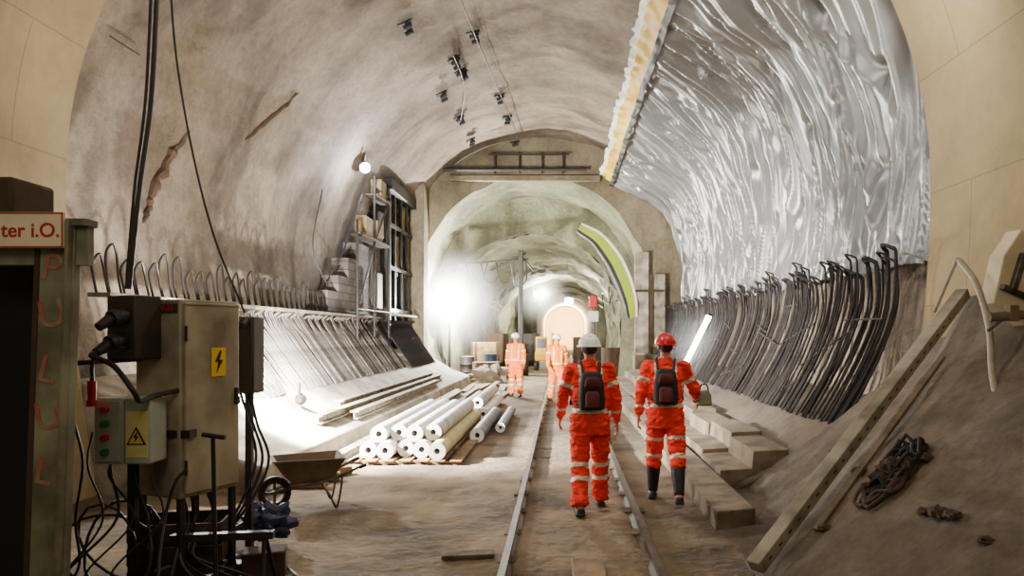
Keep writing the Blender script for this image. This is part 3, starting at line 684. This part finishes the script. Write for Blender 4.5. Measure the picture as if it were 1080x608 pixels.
for i,(ch,vv) in enumerate((('P',306),('U',360),('L',414),('U',468),('L',522))):
    text_obj('painted_letter',ch,.19,m_redw,(xl+.012+.014*(i%2),3.467,P(0,vv,3.46).z-.03),(math.radians(90),.2*(-1)**i,0),parent=post,extr=.001)
obj('timber_block',(MB().box((-2.78,3.6,2.455),(.3,.3,.2)),m_dwood),label="rough dark timber block on top of the doorway",cat="timber",bev=.02)
# ------------------------------------------------------------ wheelbarrow
wb=root('wheelbarrow',"dusty steel wheelbarrow with a single rubber wheel parked on the ground","wheelbarrow",loc=(P(328,0,7.5).x,7.5,0),rot=(0,0,math.radians(205))); wb.scale=(.84,.84,.9)
def tray():
    mb=MB(); rings=[]
    for z,x0,x1,w in((.3,-.2,.22,.2),(.42,-.28,.34,.27),(.56,-.36,.44,.32),(.575,-.385,.465,.34)):
        rings.append([V((x0,-w,z)),V((x1,-w*.8,z)),V((x1,w*.8,z)),V((x0,w,z))])
    inner=[[ (p*.95+V((0.002,0,p.z*.05+.012))) for p in r] for r in rings]
    seq=rings+[inner[3],inner[2],inner[1],inner[0]]
    vs=[p for r in seq for p in r]; fs=[]
    for i in range(len(seq)-1):
        for k in range(4): fs.append((i*4+k,i*4+(k+1)%4,(i+1)*4+(k+1)%4,(i+1)*4+k))
    fs.append((3,2,1,0)); fs.append(tuple((len(seq)-1)*4+k for k in range(4))); mb.add(vs,fs); return mb
obj('tray',(tray(),m_barrow),parent=wb,bev=.008)
for s in(-1,1):
    obj('handle_bar',(MB().tube(cr([(.5,s*.05,.2),(.3,s*.12,.24),(0,s*.2,.29),(-.3,s*.24,.36),(-.55,s*.26,.46)],5),.016),m_steel),parent=wb)
    obj('grip',(MB().cyl((-.54,s*.26,.45),(-.63,s*.265,.48),.021),m_black),parent=wb)
    obj('leg',(MB().tube(cr([(-.1,s*.2,.29),(-.2,s*.24,.15),(-.27,s*.25,.015),(-.32,s*.25,.2),(-.34,s*.25,.37)],5),.013),m_steel),parent=wb)
wh=obj('wheel',(MB().ring((.42,-.035,.19),(.42,.035,.19),.19,.13,seg=28),m_black),parent=wb,bev=.012)
obj('rim',(MB().ring((.42,-.02,.19),(.42,.02,.19),.135,.11,seg=24).cyl((.42,-.06,.19),(.42,.06,.19),.03).box((.42,0,.19),(.25,.02,.03)).box((.42,0,.19),(.03,.02,.25)),m_steel),parent=wh)
# ------------------------------------------------------------ rolls & pallet
r=.12
def roll(x,y,z,L,mat,rr=r,yaw=0):
    mb=MB().ring((0,0,0),(0,L,0),rr,rr*.36,seg=22,mi=0,mie=1)
    return obj('membrane_roll',mb.mesh('membrane_roll',[mat,m_white]),label="long sheeting roll with a white hollow end stacked on the pallet",cat="roll",group="stacked rolls",loc=(x,y,z),rot=(0,0,yaw))
for i in range(5): roll(-2.68+.243*i,10.0+random.uniform(-.12,.18),.18,random.uniform(3.8,4.6),[m_pipe,m_white,m_pipe,m_white,m_pipeb][i])
for i in range(4): roll(-2.56+.243*i,10.15+random.uniform(-.1,.3),.39,random.uniform(3.6,4.4),[m_white,m_pipe,m_white,m_pipe][i])
roll(-1.38,11.8,.13,3.4,m_piped,yaw=.0); roll(-1.1,13.0,.1,3.0,m_piped,rr=.09,yaw=.0); roll(-1.62,14.9,.13,3.8,m_white); roll(-1.9,15.0,.13,3.8,m_pipe); roll(-2.2,15.2,.13,4.2,m_pipe); roll(-1.76,15.1,.345,3.6,m_pipe)
pl=root('pallet',"wooden pallet carrying the stacked rolls","pallet",loc=(-2.15,9.85,0))
for i in range(4): obj('bearer',(MB().box((0,.12+1.15*i,.02),(1.55,.1,.04)),m_wood),parent=pl,bev=.004)
for i in range(7): obj('deck_board',(MB().box((-.7+.235*i,1.85,.05),(.16,3.7,.02)),m_wood),parent=pl,bev=.003)
for i,(x,y0,L) in enumerate(((-3.08,9.5,5.5),(-2.95,17.0,4),(-3.45,12,8),(-3.65,10.8,11),(-2.6,19.5,3),(-2.2,21,4),(-3.85,12.5,9),(-3.09,15.6,6))):
    zb=0 if x>-3.2 else kz(x)+.02
    obj('steel_beam',(MB().prism([(-.07,0),(.07,0),(.07,.02),(.012,.03),(.012,.11),(.07,.12),(.07,.14),(-.07,.14),(-.07,.12),(-.012,.11),(-.012,.03),(-.07,.02)],0,L),m_beamd),label="dusty long steel beam lying beside the concrete bank",cat="beam",group="beams along the bank",loc=(x,y0,zb))
for i,(x,y0,yw) in enumerate(((-2.95,21.9,.03),(-2.65,22.9,-.04),(-1.85,22.2,.05),(-2.1,19.2,-.1),(-1.75,19.4,-.05),(-2.7,14.9,.02),(-2.55,17.8,-.03))):
    obj('plank',(MB().box((0,1.2,0),(.2,2.4,.05)),m_blue if i==3 else m_wood),label="dark blue board lying on the dusty ground" if i==3 else "long timber plank lying beside the far bank",cat="plank",group="far planks",loc=(x,y0,.03),rot=(0,.0,yw),bev=.004)
for i in range(3):
    obj('timber_board',(MB().box((0,0,0),(.4,.14,.1)),m_wood),label="short timber block lying by the concrete bank",cat="timber",group="blocks by the bank",loc=(-2.95+.04*i,8.45+.35*i,.05),rot=(0,0,.3*i),bev=.008)
# ------------------------------------------------------------ right: blocks
yb=8.2
for i,LL in enumerate((1.2,1.3,1.5,1.8,2.2,2.6,3.0,3.4)):
    x=2.2+.03*(i%2); w=.78; hh=.34+.05*(i%2); y1=yb+LL-.03
    mb=MB().prism([(x-w/2,0),(x+w/2,0),(x+w/2,hh+.14),(x-w/2+.38,hh+.12),(x-w/2+.36,hh-.08),(x-w/2,hh-.1)],yb,y1)
    obj('concrete_block',mb.mesh('concrete_block',m_block,smooth=False),label="dusty stepped concrete kerb block along the wall base",cat="concrete block",group="kerb sections beside the track",bev=.008); yb+=LL
b0=V((1.42,5.22,.05)); b1=V((3.9,6.97,2.13))
d=(b1-b0); L=d.length; d.normalize(); side=V((d.y,-d.x,0)).normalized(); up=side.cross(d).normalized()
if up.z<0: up=-up
Rm=Matrix((side,d,up)).transposed()
bm_=obj('slotted_beam',(MB().box((0,L/2,.05),(.12,L,.1)),m_beamp),label="long pale dusty slotted beam leaning up the slope",cat="beam",bev=.008)
M4=Rm.to_4x4(); M4.translation=b0+V((0,0,.02)); bm_.matrix_world=M4
for i in range(24):
    obj('slot',(MB().box((.061,.12+i*.135,.05),(.005,.035,.012)),m_dark),parent=bm_)
obj('batten',(MB().box((0,0,0),(.05,2.2,.03)),m_block),label="thin dusty batten lying along the leaning beam",cat="timber").matrix_world=Matrix.Translation(b0+d*1.6+side*.2+V((0,0,.02)))@Rm.to_4x4()
def on_slope(u,v):
    y=2.0
    while y<7.9:
        p=P(u,v,y)
        if p.x>1.4 and p.z<slz(p.x,p.y): return p
        y+=.02
    return P(u,v,5)
c=on_slope(945,508)
for j in range(3):
    pts=[]
    for i in range(70):
        a=i*.5+j; k=1+.9*noise.noise(V((i*.37,j*5,0))); dx=.15*math.cos(a)*k+.08*(j-1); dy=.13*math.sin(a)*k+.05*j
        q=c+V((dx,dy,0)); pts.append(V((q.x,q.y,slz(q.x,q.y)+.03+.2*abs(noise.noise(V((i*.41,3+j,0)))))))
    obj('rope_tangle',(MB().tube(cr(pts,2),.015,6),m_rebar if j else m_dwood),label="dark tangled heap of rope and wire on the slope",cat="rope",group="rope heap")
blob('rubble_stone',c+V((.02,.02,.05)),(.15,.14,.1),m_dwood,"dark clump of debris under the rope heap","rubble",9,.7,16)
for i,(u,v,s) in enumerate(((905,500,.06),(975,488,.07),(990,545,.07),(975,543,.05),(1005,549,.06),(1040,575,.05),(870,560,.05),(880,480,.06),(895,470,.05))):
    q=on_slope(u,v); blob('rubble_stone',V((q.x,q.y,slz(q.x,q.y)+s*.3)),(s,s,s*.6),m_dwood,"lump of dark rubble on the dusty slope","rubble",i*3.1,.5,8)
hs=root('air_hose',"thick pale air hose hanging down the wall with couplings","hose")
obj('hose',(MB().tube(cr([P(1012,275,6.2),P(1030,300,5.9),P(1043,345,5.7),P(1046,390,5.5),P(1052,425,5.3)],7),.025,9),m_cableg),parent=hs)
obj('coupling',(MB().cyl(P(1052,422,5.3),P(1056,442,5.28),.06).cyl(P(1056,442,5.28),P(1060,452,5.26),.045),m_block),parent=hs)
obj('coupling_ring',(MB().ring(P(1053,428,5.3),P(1054,434,5.3),.075,.04),m_steel),parent=hs)
cable('hose_line',[P(1010,272,6.3),P(998,300,6.35),P(985,330,6.4)],.016,m_cableg,"pale hose looped over the wall edge")
cable('hose_line',[P(1060,452,5.26),P(1066,468,5.0),P(1085,480,4.8),P(1110,490,4.65)],.018,m_cableg,"pale hose running down the slope")
wbx=root('wall_unit',"white-grey angled sheet metal unit fixed on the wall","wall unit",loc=P(1068,292,5.9),rot=(.0,.35,.2))
obj('casing',(MB().prism([(-.16,-.3),(.25,-.36),(.25,.3),(-.12,.36),(-.2,.1)],-.08,.08),m_cream),parent=wbx,bev=.01)
obj('bracket_arm',(MB().box((.0,-.1,-.15),(.3,.05,.04)).box((-.05,-.1,.0),(.05,.05,.34)),m_steel),parent=wbx,bev=.004)
cl=root('drill_clamp',"dusty steel clamp and valve fitting beside the hoses","fitting",loc=P(1060,335,5.4))
obj('clamp_body',(MB().cyl((-.12,0,0),(.15,0,.02),.035).box((.05,0,.03),(.07,.08,.12)),m_block),parent=cl,bev=.004)
obj('lever',(MB().cyl((.0,0,.0),(-.14,-.02,-.1),.012),m_steel),parent=cl)
# ------------------------------------------------------------ vault fittings
def onshell(u,v,Rr=5.3):
    a=(u-CX)/F; b=(CY-v)/F
    A=a*a+b*b; B=2*(a*.7-b*1.7); C=.49+1.7**2-Rr*Rr
    Y=(-B+math.sqrt(B*B-4*A*C))/(2*A); return P(u,v,Y)
def bracket(u,v,s=1.15,Rr=5.24):
    p=onshell(u,v,Rr)
    ang=math.atan2(p.z-CHZ,p.x-CHX)
    R_=root('vault_bracket',"dark steel bracket and clamp hanging from the sprayed vault","bracket",loc=p,rot=(0,-(ang-math.pi/2),random.uniform(-.3,.3)),group="vault brackets")
    obj('plate',(MB().box((0,0,.05*s),(.28*s,.2*s,.03)),m_black),parent=R_,bev=.004)
    obj('arm',(MB().box((.0,0,-.02*s),(.05*s,.42*s,.07*s)).box((.04*s,.1*s,0),(.08*s,.05*s,.1*s)),m_black),parent=R_,bev=.004)
    for yy in(-.16,.12): obj('clamp',(MB().cyl((-.08*s,yy*s,-.07*s),(.08*s,yy*s,-.07*s),.04*s),m_black),parent=R_)
for u,v in((429,28),(500,38),(480,66),(487,78),(467,101),(527,104),(485,126),(535,126),(497,149),(543,152)): bracket(u,v)
cable('vault_cable',[onshell(484,-5,5.12),onshell(500,35,5.08),onshell(515,70,5.1),onshell(530,105,5.08),onshell(540,128,5.1),onshell(548,150,5.12)],.016,m_cable,"thin black cable strung between the vault brackets")
cable('vault_cable',[onshell(478,58,5.1),onshell(487,80,5.1),onshell(490,100,5.12),onshell(486,126,5.1)],.016,m_cable,"short black cable between two vault brackets")
obj('tie_rod',(MB().cyl(onshell(116,38,5.25),onshell(147,58,5.25),.01),m_dsteel),label="thin steel rod sticking out of the sprayed wall",cat="rod")
m_crack=M('crack_dark_stain',(80,60,42),.95,0,.4,8,.4)
def crack(pl,ra_,i):
    pts=cr([onshell(u,v,5.43) for u,v in pl],10)
    n_=len(pts); rad=[ra_*(.25+.75*math.sin(math.pi*(k+.5)/n_))*(1+.9*noise.noise(V((k*.6,i,0)))) for k in range(n_)]
    pts=[p+V((0,.1*noise.noise(V((k*.4,i,7))),0)) for k,p in enumerate(pts)]
    obj('trim_%d'%(20+i),(MB().tube(pts,rad,8),m_crack),kind='structure')
crack([(228,100),(205,125),(178,165),(160,205),(150,240)],.085,0)
crack([(315,98),(280,128),(235,165)],.06,1)
obj('service_pipe',(MB().cyl(P(515,163,25.6),P(600,163,25.6),.035),m_dsteel),label="dark service pipe fixed across the bulkhead face",cat="pipe",group="bulkhead pipes")
obj('service_pipe',(MB().cyl((-4.2,25.55,7.62),(.9,25.55,7.62),.06),m_dsteel),label="dark service pipe running above the bulkhead beam",cat="pipe",group="bulkhead pipes")
for u in(522,548,572,594):
    obj('pipe_hanger',(MB().box(P(u,172,25.87),(.06,.2,.7)),m_dsteel),label="steel hanger bracket on the bulkhead face",cat="bracket",group="bulkhead hangers",bev=.004)
obj('lintel_beam',(MB().box((-1.3,25.86,7.36),(5.4,.24,.2)),m_bulk),label="pale dusty beam across the top of the bulkhead opening",cat="beam",bev=.02)
# ------------------------------------------------------------ left blockwork + passage clutter
steps=[(16.4,2.3),(16.4,2.8),(17.2,2.8),(17.2,3.2),(18.0,3.2),(18.0,3.7),(18.9,3.7),(18.9,4.2),(20.0,4.2),(20.0,4.6),(21.2,4.6),(21.2,2.3)]
obj('blockwork_wall',(MB().prism(steps,-5.75,-5.32,ax='X'),m_brick),label="low grey blockwork wall beside the cross passage",cat="wall",bev=.02)
gp=root('passage_frame',"concrete and steel framed cross-passage opening in the tunnel side","portal frame")
m_pan=M('dusty_panel',(158,130,86),.8,0,.3,3,.1,c2=(90,70,46))
obj('pier',(MB().box((-5.0,25.3,3.5),(.5,.8,7.0)),m_bulk),parent=gp,bev=.02)
obj('pier',(MB().box((-5.35,21.5,3.1),(.45,.4,6.2)),m_cabd),parent=gp,bev=.02)
obj('lintel',(MB().box((-5.25,23.4,6.25),(.5,4.2,.35)),m_dsteel),parent=gp,bev=.02)
for z in(2.5,3.8,5.1): obj('crossbar',(MB().box((-5.2,23.4,z),(.12,3.6,.12)),m_dsteel),parent=gp)
for y_ in(22.4,23.3,24.2): obj('mullion',(MB().box((-5.2,y_,4.1),(.1,.1,4.1)),m_dsteel),parent=gp)
obj('passage_shade_panel',(MB().box((-5.75,23.3,3.2),(.1,4.2,6.2)),m_dark),parent=gp)  # dark sheet painted in for the shade of the cross passage
for i,(y,z,w_,h_) in enumerate(((22.0,5.5,.7,1.0),(22.9,4.4,.8,1.0),(23.8,3.1,.8,1.1),(24.5,4.5,.5,1.1),(22.6,3.1,.8,.9),(23.8,5.6,.8,.8))):
    obj('mounted_panel',(MB().box((-5.38,y,z),(.28,w_,h_)),m_pan if i%2 else m_cabd),parent=gp,bev=.01)
sr=root('scaffold_ladder',"dark scaffold platforms with ladder and handrail against the sprayed wall","scaffold")
for y_ in(17.6,19.2,20.8): obj('standard',(MB().cyl((-4.98,y_,1.05),(-4.98,y_,6.0 if y_>18 else 4.6),.035),m_dsteel),parent=sr)
for z,ya,yb_ in((2.4,17.6,20.8),(4.3,17.6,20.8),(5.7,19.2,20.8)): obj('ledger',(MB().cyl((-4.98,ya,z),(-4.98,yb_,z),.03),m_dsteel),parent=sr)
for z,ya,yb_ in((4.25,18.0,20.8),(5.5,19.3,20.8)): obj('platform',(MB().box((-5.08,(ya+yb_)/2,z+.03),(.35,yb_-ya,.05)),m_dwood),parent=sr)
for z,y_ in((4.55,18.6),(4.6,19.7),(5.8,20.1)): obj('stored_box',(MB().box((-5.1,y_,z),(.3,.6,.5)),m_pan),parent=sr,bev=.02)
for z,y_,h_ in((3.0,20.3,1.0),(3.3,19.6,1.5),(4.9,20.5,.7)): obj('leaning_panel',(MB().box((-5.14,y_,z),(.06,.55,h_)),m_cabd),parent=sr,bev=.01)
obj('brace',(MB().cyl((-4.94,17.6,2.5),(-4.94,19.2,4.3),.025),m_dsteel),parent=sr); obj('brace',(MB().cyl((-4.94,19.2,4.3),(-4.94,20.8,5.7),.025),m_dsteel),parent=sr)
cable('hanging_cable',[P(382,205,18.4),P(360,270,17.6),P(335,310,16.8),P(318,330,16)],.02,m_cable,"black cable drooping down the blockwork")
cable('hanging_cable',[P(340,200,16.5),P(330,260,16.3),P(345,300,16.6),P(352,315,17)],.012,m_cable,"thin cable slung along the sprayed wall")
obj('walkway_rail',(MB().cyl((-4.9,20.9,2.35),(-4.9,24.8,2.35),.04),m_beamd),label="pale handrail along the far bank",cat="handrail")
y=20.8
fr=hairpin(-1,1.0,0,.1,m_rebar).mesh('starter_rebar',m_rebar)
while y<24.7:
    obj('starter_rebar',fr,label="dark steel starter bar near the bulkhead",cat="rebar",group="starter bars near the bulkhead",loc=(.1,y,-.03)); y+=.22
# ------------------------------------------------------------ lamps
def flood(name,p,target,label,mat,s=.25,group=None):
    p=V(p); dirv=(V(target)-p).normalized(); q=dirv.to_track_quat('-Z','Y')
    R_=root(name,label,'lamp',loc=p,group=group); R_.rotation_euler=q.to_euler()
    obj('lamp_housing',(MB().loft([(0,0,s*.5),(0,0,s*.3),(0,0,0)],[s*.3,s*.45,s*.62],seg=16),m_dsteel),parent=R_)
    obj('lamp_glass',(MB().ell((0,0,-.01),(s*.55,s*.55,s*.22),seg=16,n=8),mat),parent=R_)
    obj('lamp_bracket',(MB().box((0,s*.7,s*.3),(.04,.3,.04)),m_dsteel),parent=R_)
def light(kind,loc,energy,color=(1,1,1),size=.3,target=None,angle=120,blend=.8):
    ld=bpy.data.lights.new('light',kind); ld.energy=energy; ld.color=color
    if kind=='AREA': ld.size=size
    else: ld.shadow_soft_size=size
    if kind=='SPOT': ld.spot_size=math.radians(angle); ld.spot_blend=blend
    o=bpy.data.objects.new('light',ld); COL.objects.link(o); o.location=loc
    if target is not None: o.rotation_euler=(V(target)-V(loc)).to_track_quat('-Z','Y').to_euler()
    return o
def glare(c,R,dens,label):  # scatter volume added around a lamp to imitate camera bloom
    m=bpy.data.materials.new('glare_scatter'); m.use_nodes=True; nt=m.node_tree; N=nt.nodes; L=nt.links
    N.remove(N['Principled BSDF']); out=[n_ for n_ in N if n_.type=='OUTPUT_MATERIAL'][0]
    tc=N.new('ShaderNodeTexCoord'); g=N.new('ShaderNodeTexGradient'); g.gradient_type='SPHERICAL'
    L.new(tc.outputs['Object'],g.inputs['Vector'])
    pw=N.new('ShaderNodeMath'); pw.operation='POWER'; pw.inputs[1].default_value=1.6; L.new(g.outputs['Fac'],pw.inputs[0])
    mu=N.new('ShaderNodeMath'); mu.operation='MULTIPLY'; mu.inputs[1].default_value=dens; L.new(pw.outputs[0],mu.inputs[0])
    vs_=N.new('ShaderNodeVolumeScatter'); vs_.inputs['Anisotropy'].default_value=.1; L.new(mu.outputs[0],vs_.inputs['Density'])
    L.new(vs_.outputs[0],out.inputs['Volume'])
    o=obj('glare_volume',(MB().ell((0,0,0),(1,1,1),seg=24,n=16),m),label=label,cat="lens glare",kind="stuff",loc=c); o.scale=(R,R,R)
lp=P(385,177,18.6)
flood('wall_lamp',lp,(-1,12,3),"bright cool-white lamp fixed high on the sprayed wall",m_lampc,.24)
light('POINT',lp+V((.3,-.3,-.25)),420,(.8,.86,1),.03)
tower=root('light_tower',"steel light tower mast with one floodlight multiplied to widen its glare","light tower",loc=(P(474,0,27.8).x,27.8,0))  # one bright floodlight drawn as four heads on an added mast, for glare
obj('mast_pole',(MB().cyl((0,0,0),(0,0,3.9),.05).box((0,0,.1),(.9,.9,.2)),m_dsteel),parent=tower)
for dx in(-.3,.3):
    for dz in(2.8,3.3):
        hh=obj('lamp_head',(MB().cyl((dx,-.08,dz),(dx,.2,dz),.26,.14,seg=18),m_dsteel),parent=tower)
        obj('lamp_glass',(MB().cyl((dx,-.1,dz),(dx,-.08,dz),.25,seg=18),m_lamp),parent=hh)
light('POINT',(tower.location.x,27.35,3.05),8500,(1,.985,.9),.06)
glare((tower.location.x+.15,27.6,3.05),2.2,.42,"added volume imitating lens haze hanging around the floodlight bank")
light('POINT',(-3.9,32.0,2.4),2400,(1,.98,.85),.06)
fq=P(567,311,50)
flood('floodlight',fq,(0,30,1),"distant bright floodlight in the tunnel",m_lamp,.5); light('POINT',fq+V((.3,-.6,0)),4000,(1,.95,.78),.05)
glare(fq,2.4,.2,"added volume imitating lens haze around the distant floodlight")
light('POINT',(1.5,40,4.2),1300,(1,.93,.75),.05)  # added light for the dark middle stretch, without a lamp
fr_=P(600,318,70)
flood('floodlight',fr_,(0,40,1),"distant white works lamp near the tunnel end",m_lamp,.8); light('POINT',fr_+V((0,-1.0,.5)),6000,(1,.8,.5),.08)
light('POINT',(.5,88,4),16000,(1,.74,.42),.1)
fl_p=V((-4.55,9.3,1.75))
flood('floodlight',fl_p,(-1.5,13.5,0),"works floodlight lighting the bank and stacked rolls",m_lamp,.35)
light('SPOT',fl_p+V((.25,.25,-.05)),15000,(1,.975,.92),.1,(-2.5,12.3,.2),125,.6)
light('POINT',fl_p+V((.2,.15,.1)),700,(1,.98,.93),.08)
obj('lamp_stand',(MB().cyl(fl_p-V((0,0,.95)),fl_p-V((0,0,.1)),.02),m_dsteel),label="slim steel pole carrying a floodlight",cat="pole")
f3=V((-4.05,11.2,.78))
flood('floodlight',f3,(-3.9,14,1.0),"small works floodlight standing on the bank shining along the bars",m_lamp,.16)
light('SPOT',f3+V((.0,.2,.1)),5200,(1,.98,.93),.06,(-4.2,15,1.3),140,.8)
t0=P(721,388,17.5); t1=P(748,333,17.0)
tb=root('fluorescent_tube',"glowing white fluorescent work light leaning on the rebar","lamp")
obj('glowing_tube',(MB().cyl(t0,t1,.06,seg=16),m_lamp),parent=tb)
obj('end_cap',(MB().cyl(t0-(t1-t0)*.03,t0,.065),m_dsteel),parent=tb); obj('end_cap',(MB().cyl(t1,t1+(t1-t0)*.03,.065),m_dsteel),parent=tb)
glare((t0+t1)/2,1.0,.3,"added volume imitating lens haze glowing around the fluorescent work light")
light('AREA',(-.3,-1.5,5.6),120,(1,.91,.74),2.5,(.3,9,1.2))  # unseen fill light added behind the camera
light('AREA',(2.9,6.3,5.5),90,(1,.98,.95),.3,(3.9,15,4.6))  # unseen light added to graze along the membrane folds
light('AREA',(-2.6,6.8,6.8),230,(1,.98,.94),.5,(4.4,12,3.6))  # light added above the frame to brighten the membrane
light('AREA',(1.4,6.6,6.9),150,(1,.92,.84),1.0,(-5.2,12,3.0))  # light added above the frame to brighten the left wall
light('AREA',(-.5,20,7.9),60,(1,.9,.74),1.5,(0,20,0))  # fill light added under the vault, without a lamp
# ------------------------------------------------------------ far equipment
ex=root('excavator',"small yellow excavator working in the far tunnel","excavator",loc=(-.75,36,0)); ex.scale=(.8,.8,.8)
for s in(-1,1): obj('track',(MB().box((s*.6,0,.25),(.3,1.9,.5)),m_black),parent=ex,bev=.1)
obj('upper_body',(MB().box((0,.2,.85),(1.4,1.5,.6)),m_excav),parent=ex,bev=.08)
obj('cab',(MB().box((-.3,-.1,1.55),(.7,.9,1.0)),m_excav),parent=ex,bev=.06)
obj('cab_window',(MB().box((-.3,-.56,1.65),(.55,.03,.6)),m_glass),parent=ex)
obj('boom',(MB().tube([(.35,-.4,1.0),(.4,-1.2,2.1),(.4,-2.0,2.2)],.12),m_excav),parent=ex)
obj('dipper_arm',(MB().tube([(.4,-2.0,2.2),(.4,-2.4,1.0)],.09),m_excav),parent=ex)
obj('bucket',(MB().prism([(-2.6,.95),(-2.2,1.0),(-2.1,.6),(-2.4,.4),(-2.75,.6)],.15,.65,ax='X'),m_dsteel),parent=ex)
for i,(x,y_,mt) in enumerate(((-1.7,31,m_dwood),(-2.1,33,m_dsteel),(-3.1,31.5,m_blue),(-3.7,28.3,m_dsteel))):
    bb=root('drum',"upright ribbed steel drum standing in the far tunnel","drum",loc=(x,y_,0),group="far drums")
    obj('drum_body',(MB().loft([(0,0,z) for z in(0,.02,.28,.3,.32,.58,.6,.62,.88,.9)],[.28,.29,.29,.305,.29,.29,.305,.29,.29,.28],seg=20),mt),parent=bb)
for i,(x,y_,z,sx,sz,mt) in enumerate(((-3.5,33,.7,1.2,1.4,m_wood),(-3.2,35.5,.9,1.0,1.8,m_dwood),(-2.3,36,.5,.9,1.0,m_cabd),(-3.2,30.0,.25,.8,.5,m_dwood),(1.6,38,.6,1.0,1.2,m_cabd),(1.3,41,.8,1.1,1.6,m_dwood),(-2.9,27.9,.35,1.0,.7,m_dwood),(-2.2,28.9,.22,.7,.44,m_wood),(2.2,30.5,.6,.8,1.2,m_dwood),(-1.9,40,.9,1.2,1.8,m_cabd))):
    kb=root('equipment_crate',"battened timber equipment crate standing in the far tunnel","crate",loc=(x,y_,0),rot=(0,0,.25*(-1)**i),group="far crates")
    obj('crate_box',(MB().box((0,0,z),(sx,.9,sz)),mt),parent=kb,bev=.02)
    for s in(-1,1): obj('batten',(MB().box((s*sx*.4,-.47,z),(.08,.04,sz)),m_dwood),parent=kb)
blob('material_pile',V((-2.6,26.6,.12)),(.8,.6,.5),m_slope,"low dusty heap of spoil by the light tower","spoil heap",4,.5,20)
for i,(x0,z0) in enumerate(((-4.2,3.6),(-4.3,3.3),(2.05,3.8),(2.1,3.4))):
    cable('wall_cable',[(x0+.12*(k%2)+k*.1*(1 if x0<0 else 0),31+k*2.4,z0-.25*(k%2)) for k in range(6)],.03,m_cable,"black service cable slung along the far tunnel wall",group="far wall cables")
dr=root('drill_rig',"red and white machine on a stand in the far tunnel","drill rig",loc=(1.5,34,0))
obj('mast',(MB().box((0,0,1.6),(.2,.3,3.2)),m_steel),parent=dr,bev=.02)
obj('red_head',(MB().box((0,-.1,3.3),(.4,.4,.6)),m_red),parent=dr,bev=.05)
obj('white_panel',(MB().box((.0,-.25,2.6),(.5,.2,.5)),m_white),parent=dr,bev=.04)
obj('base',(MB().box((0,0,.2),(1.0,1.2,.4)),m_dsteel),parent=dr,bev=.05)
mast=root('pipe_mast',"steel mast with arms and hanging hoses in the far tunnel","mast",loc=(P(550,0,29).x,28.6,0))
obj('pole',(MB().box((0,0,2.55),(.18,.18,5.1)),m_dsteel),parent=mast,bev=.02)
obj('cross_arm',(MB().cyl((-2.5,0,4.55),(.3,0,4.75),.04).cyl((-1.2,0,4.3),(.2,0,5.0),.04).cyl((0,0,4.9),(.5,0,4.3),.035),m_dsteel),parent=mast)
for i in range(4): cable('hose',[(-2.2+.6*i,0,4.6),(-2.0+.6*i,0,4.0-.1*i),(-1.6+.6*i,0,3.9),(-1.3+.5*i,0,4.65)],.03,m_cable,'',parent=mast)
rf=root('panel_stack',"pale concrete panels and boards leaning against the bulkhead","panel stack",loc=(3.1,25.2,0))
obj('concrete_panel',(MB().box((-.25,.4,2.9),(.5,.08,3.6)),m_kick),parent=rf,bev=.01)
obj('concrete_panel',(MB().box((.35,.35,2.5),(.45,.08,2.8)),m_beamp),parent=rf,bev=.01)
obj('timber_upright',(MB().box((.08,.2,2.3),(.08,.08,3.2)),m_dwood),parent=rf)
obj('support_block',(MB().box((.0,.15,.8),(1.1,.6,.5)),m_block),parent=rf,bev=.02)
obj('timber_rail',(MB().box((.0,.15,3.3),(1.0,.08,.08)),m_dwood),parent=rf)
# ------------------------------------------------------------ world & camera
w=bpy.data.worlds.new('world'); scene.world=w; w.use_nodes=True
w.node_tree.nodes['Background'].inputs['Color'].default_value=(1,.89,.7,1); w.node_tree.nodes['Background'].inputs['Strength'].default_value=.35
cam=bpy.data.cameras.new('camera'); co=bpy.data.objects.new('camera',cam); COL.objects.link(co)
co.location=(0,0,H); co.rotation_euler=(math.radians(90),0,0)
cam.sensor_width=36; cam.lens=F/1080*36; cam.shift_x=-(CX-540)/1080; cam.shift_y=(CY-304)/1080; cam.clip_end=300
scene.camera=co
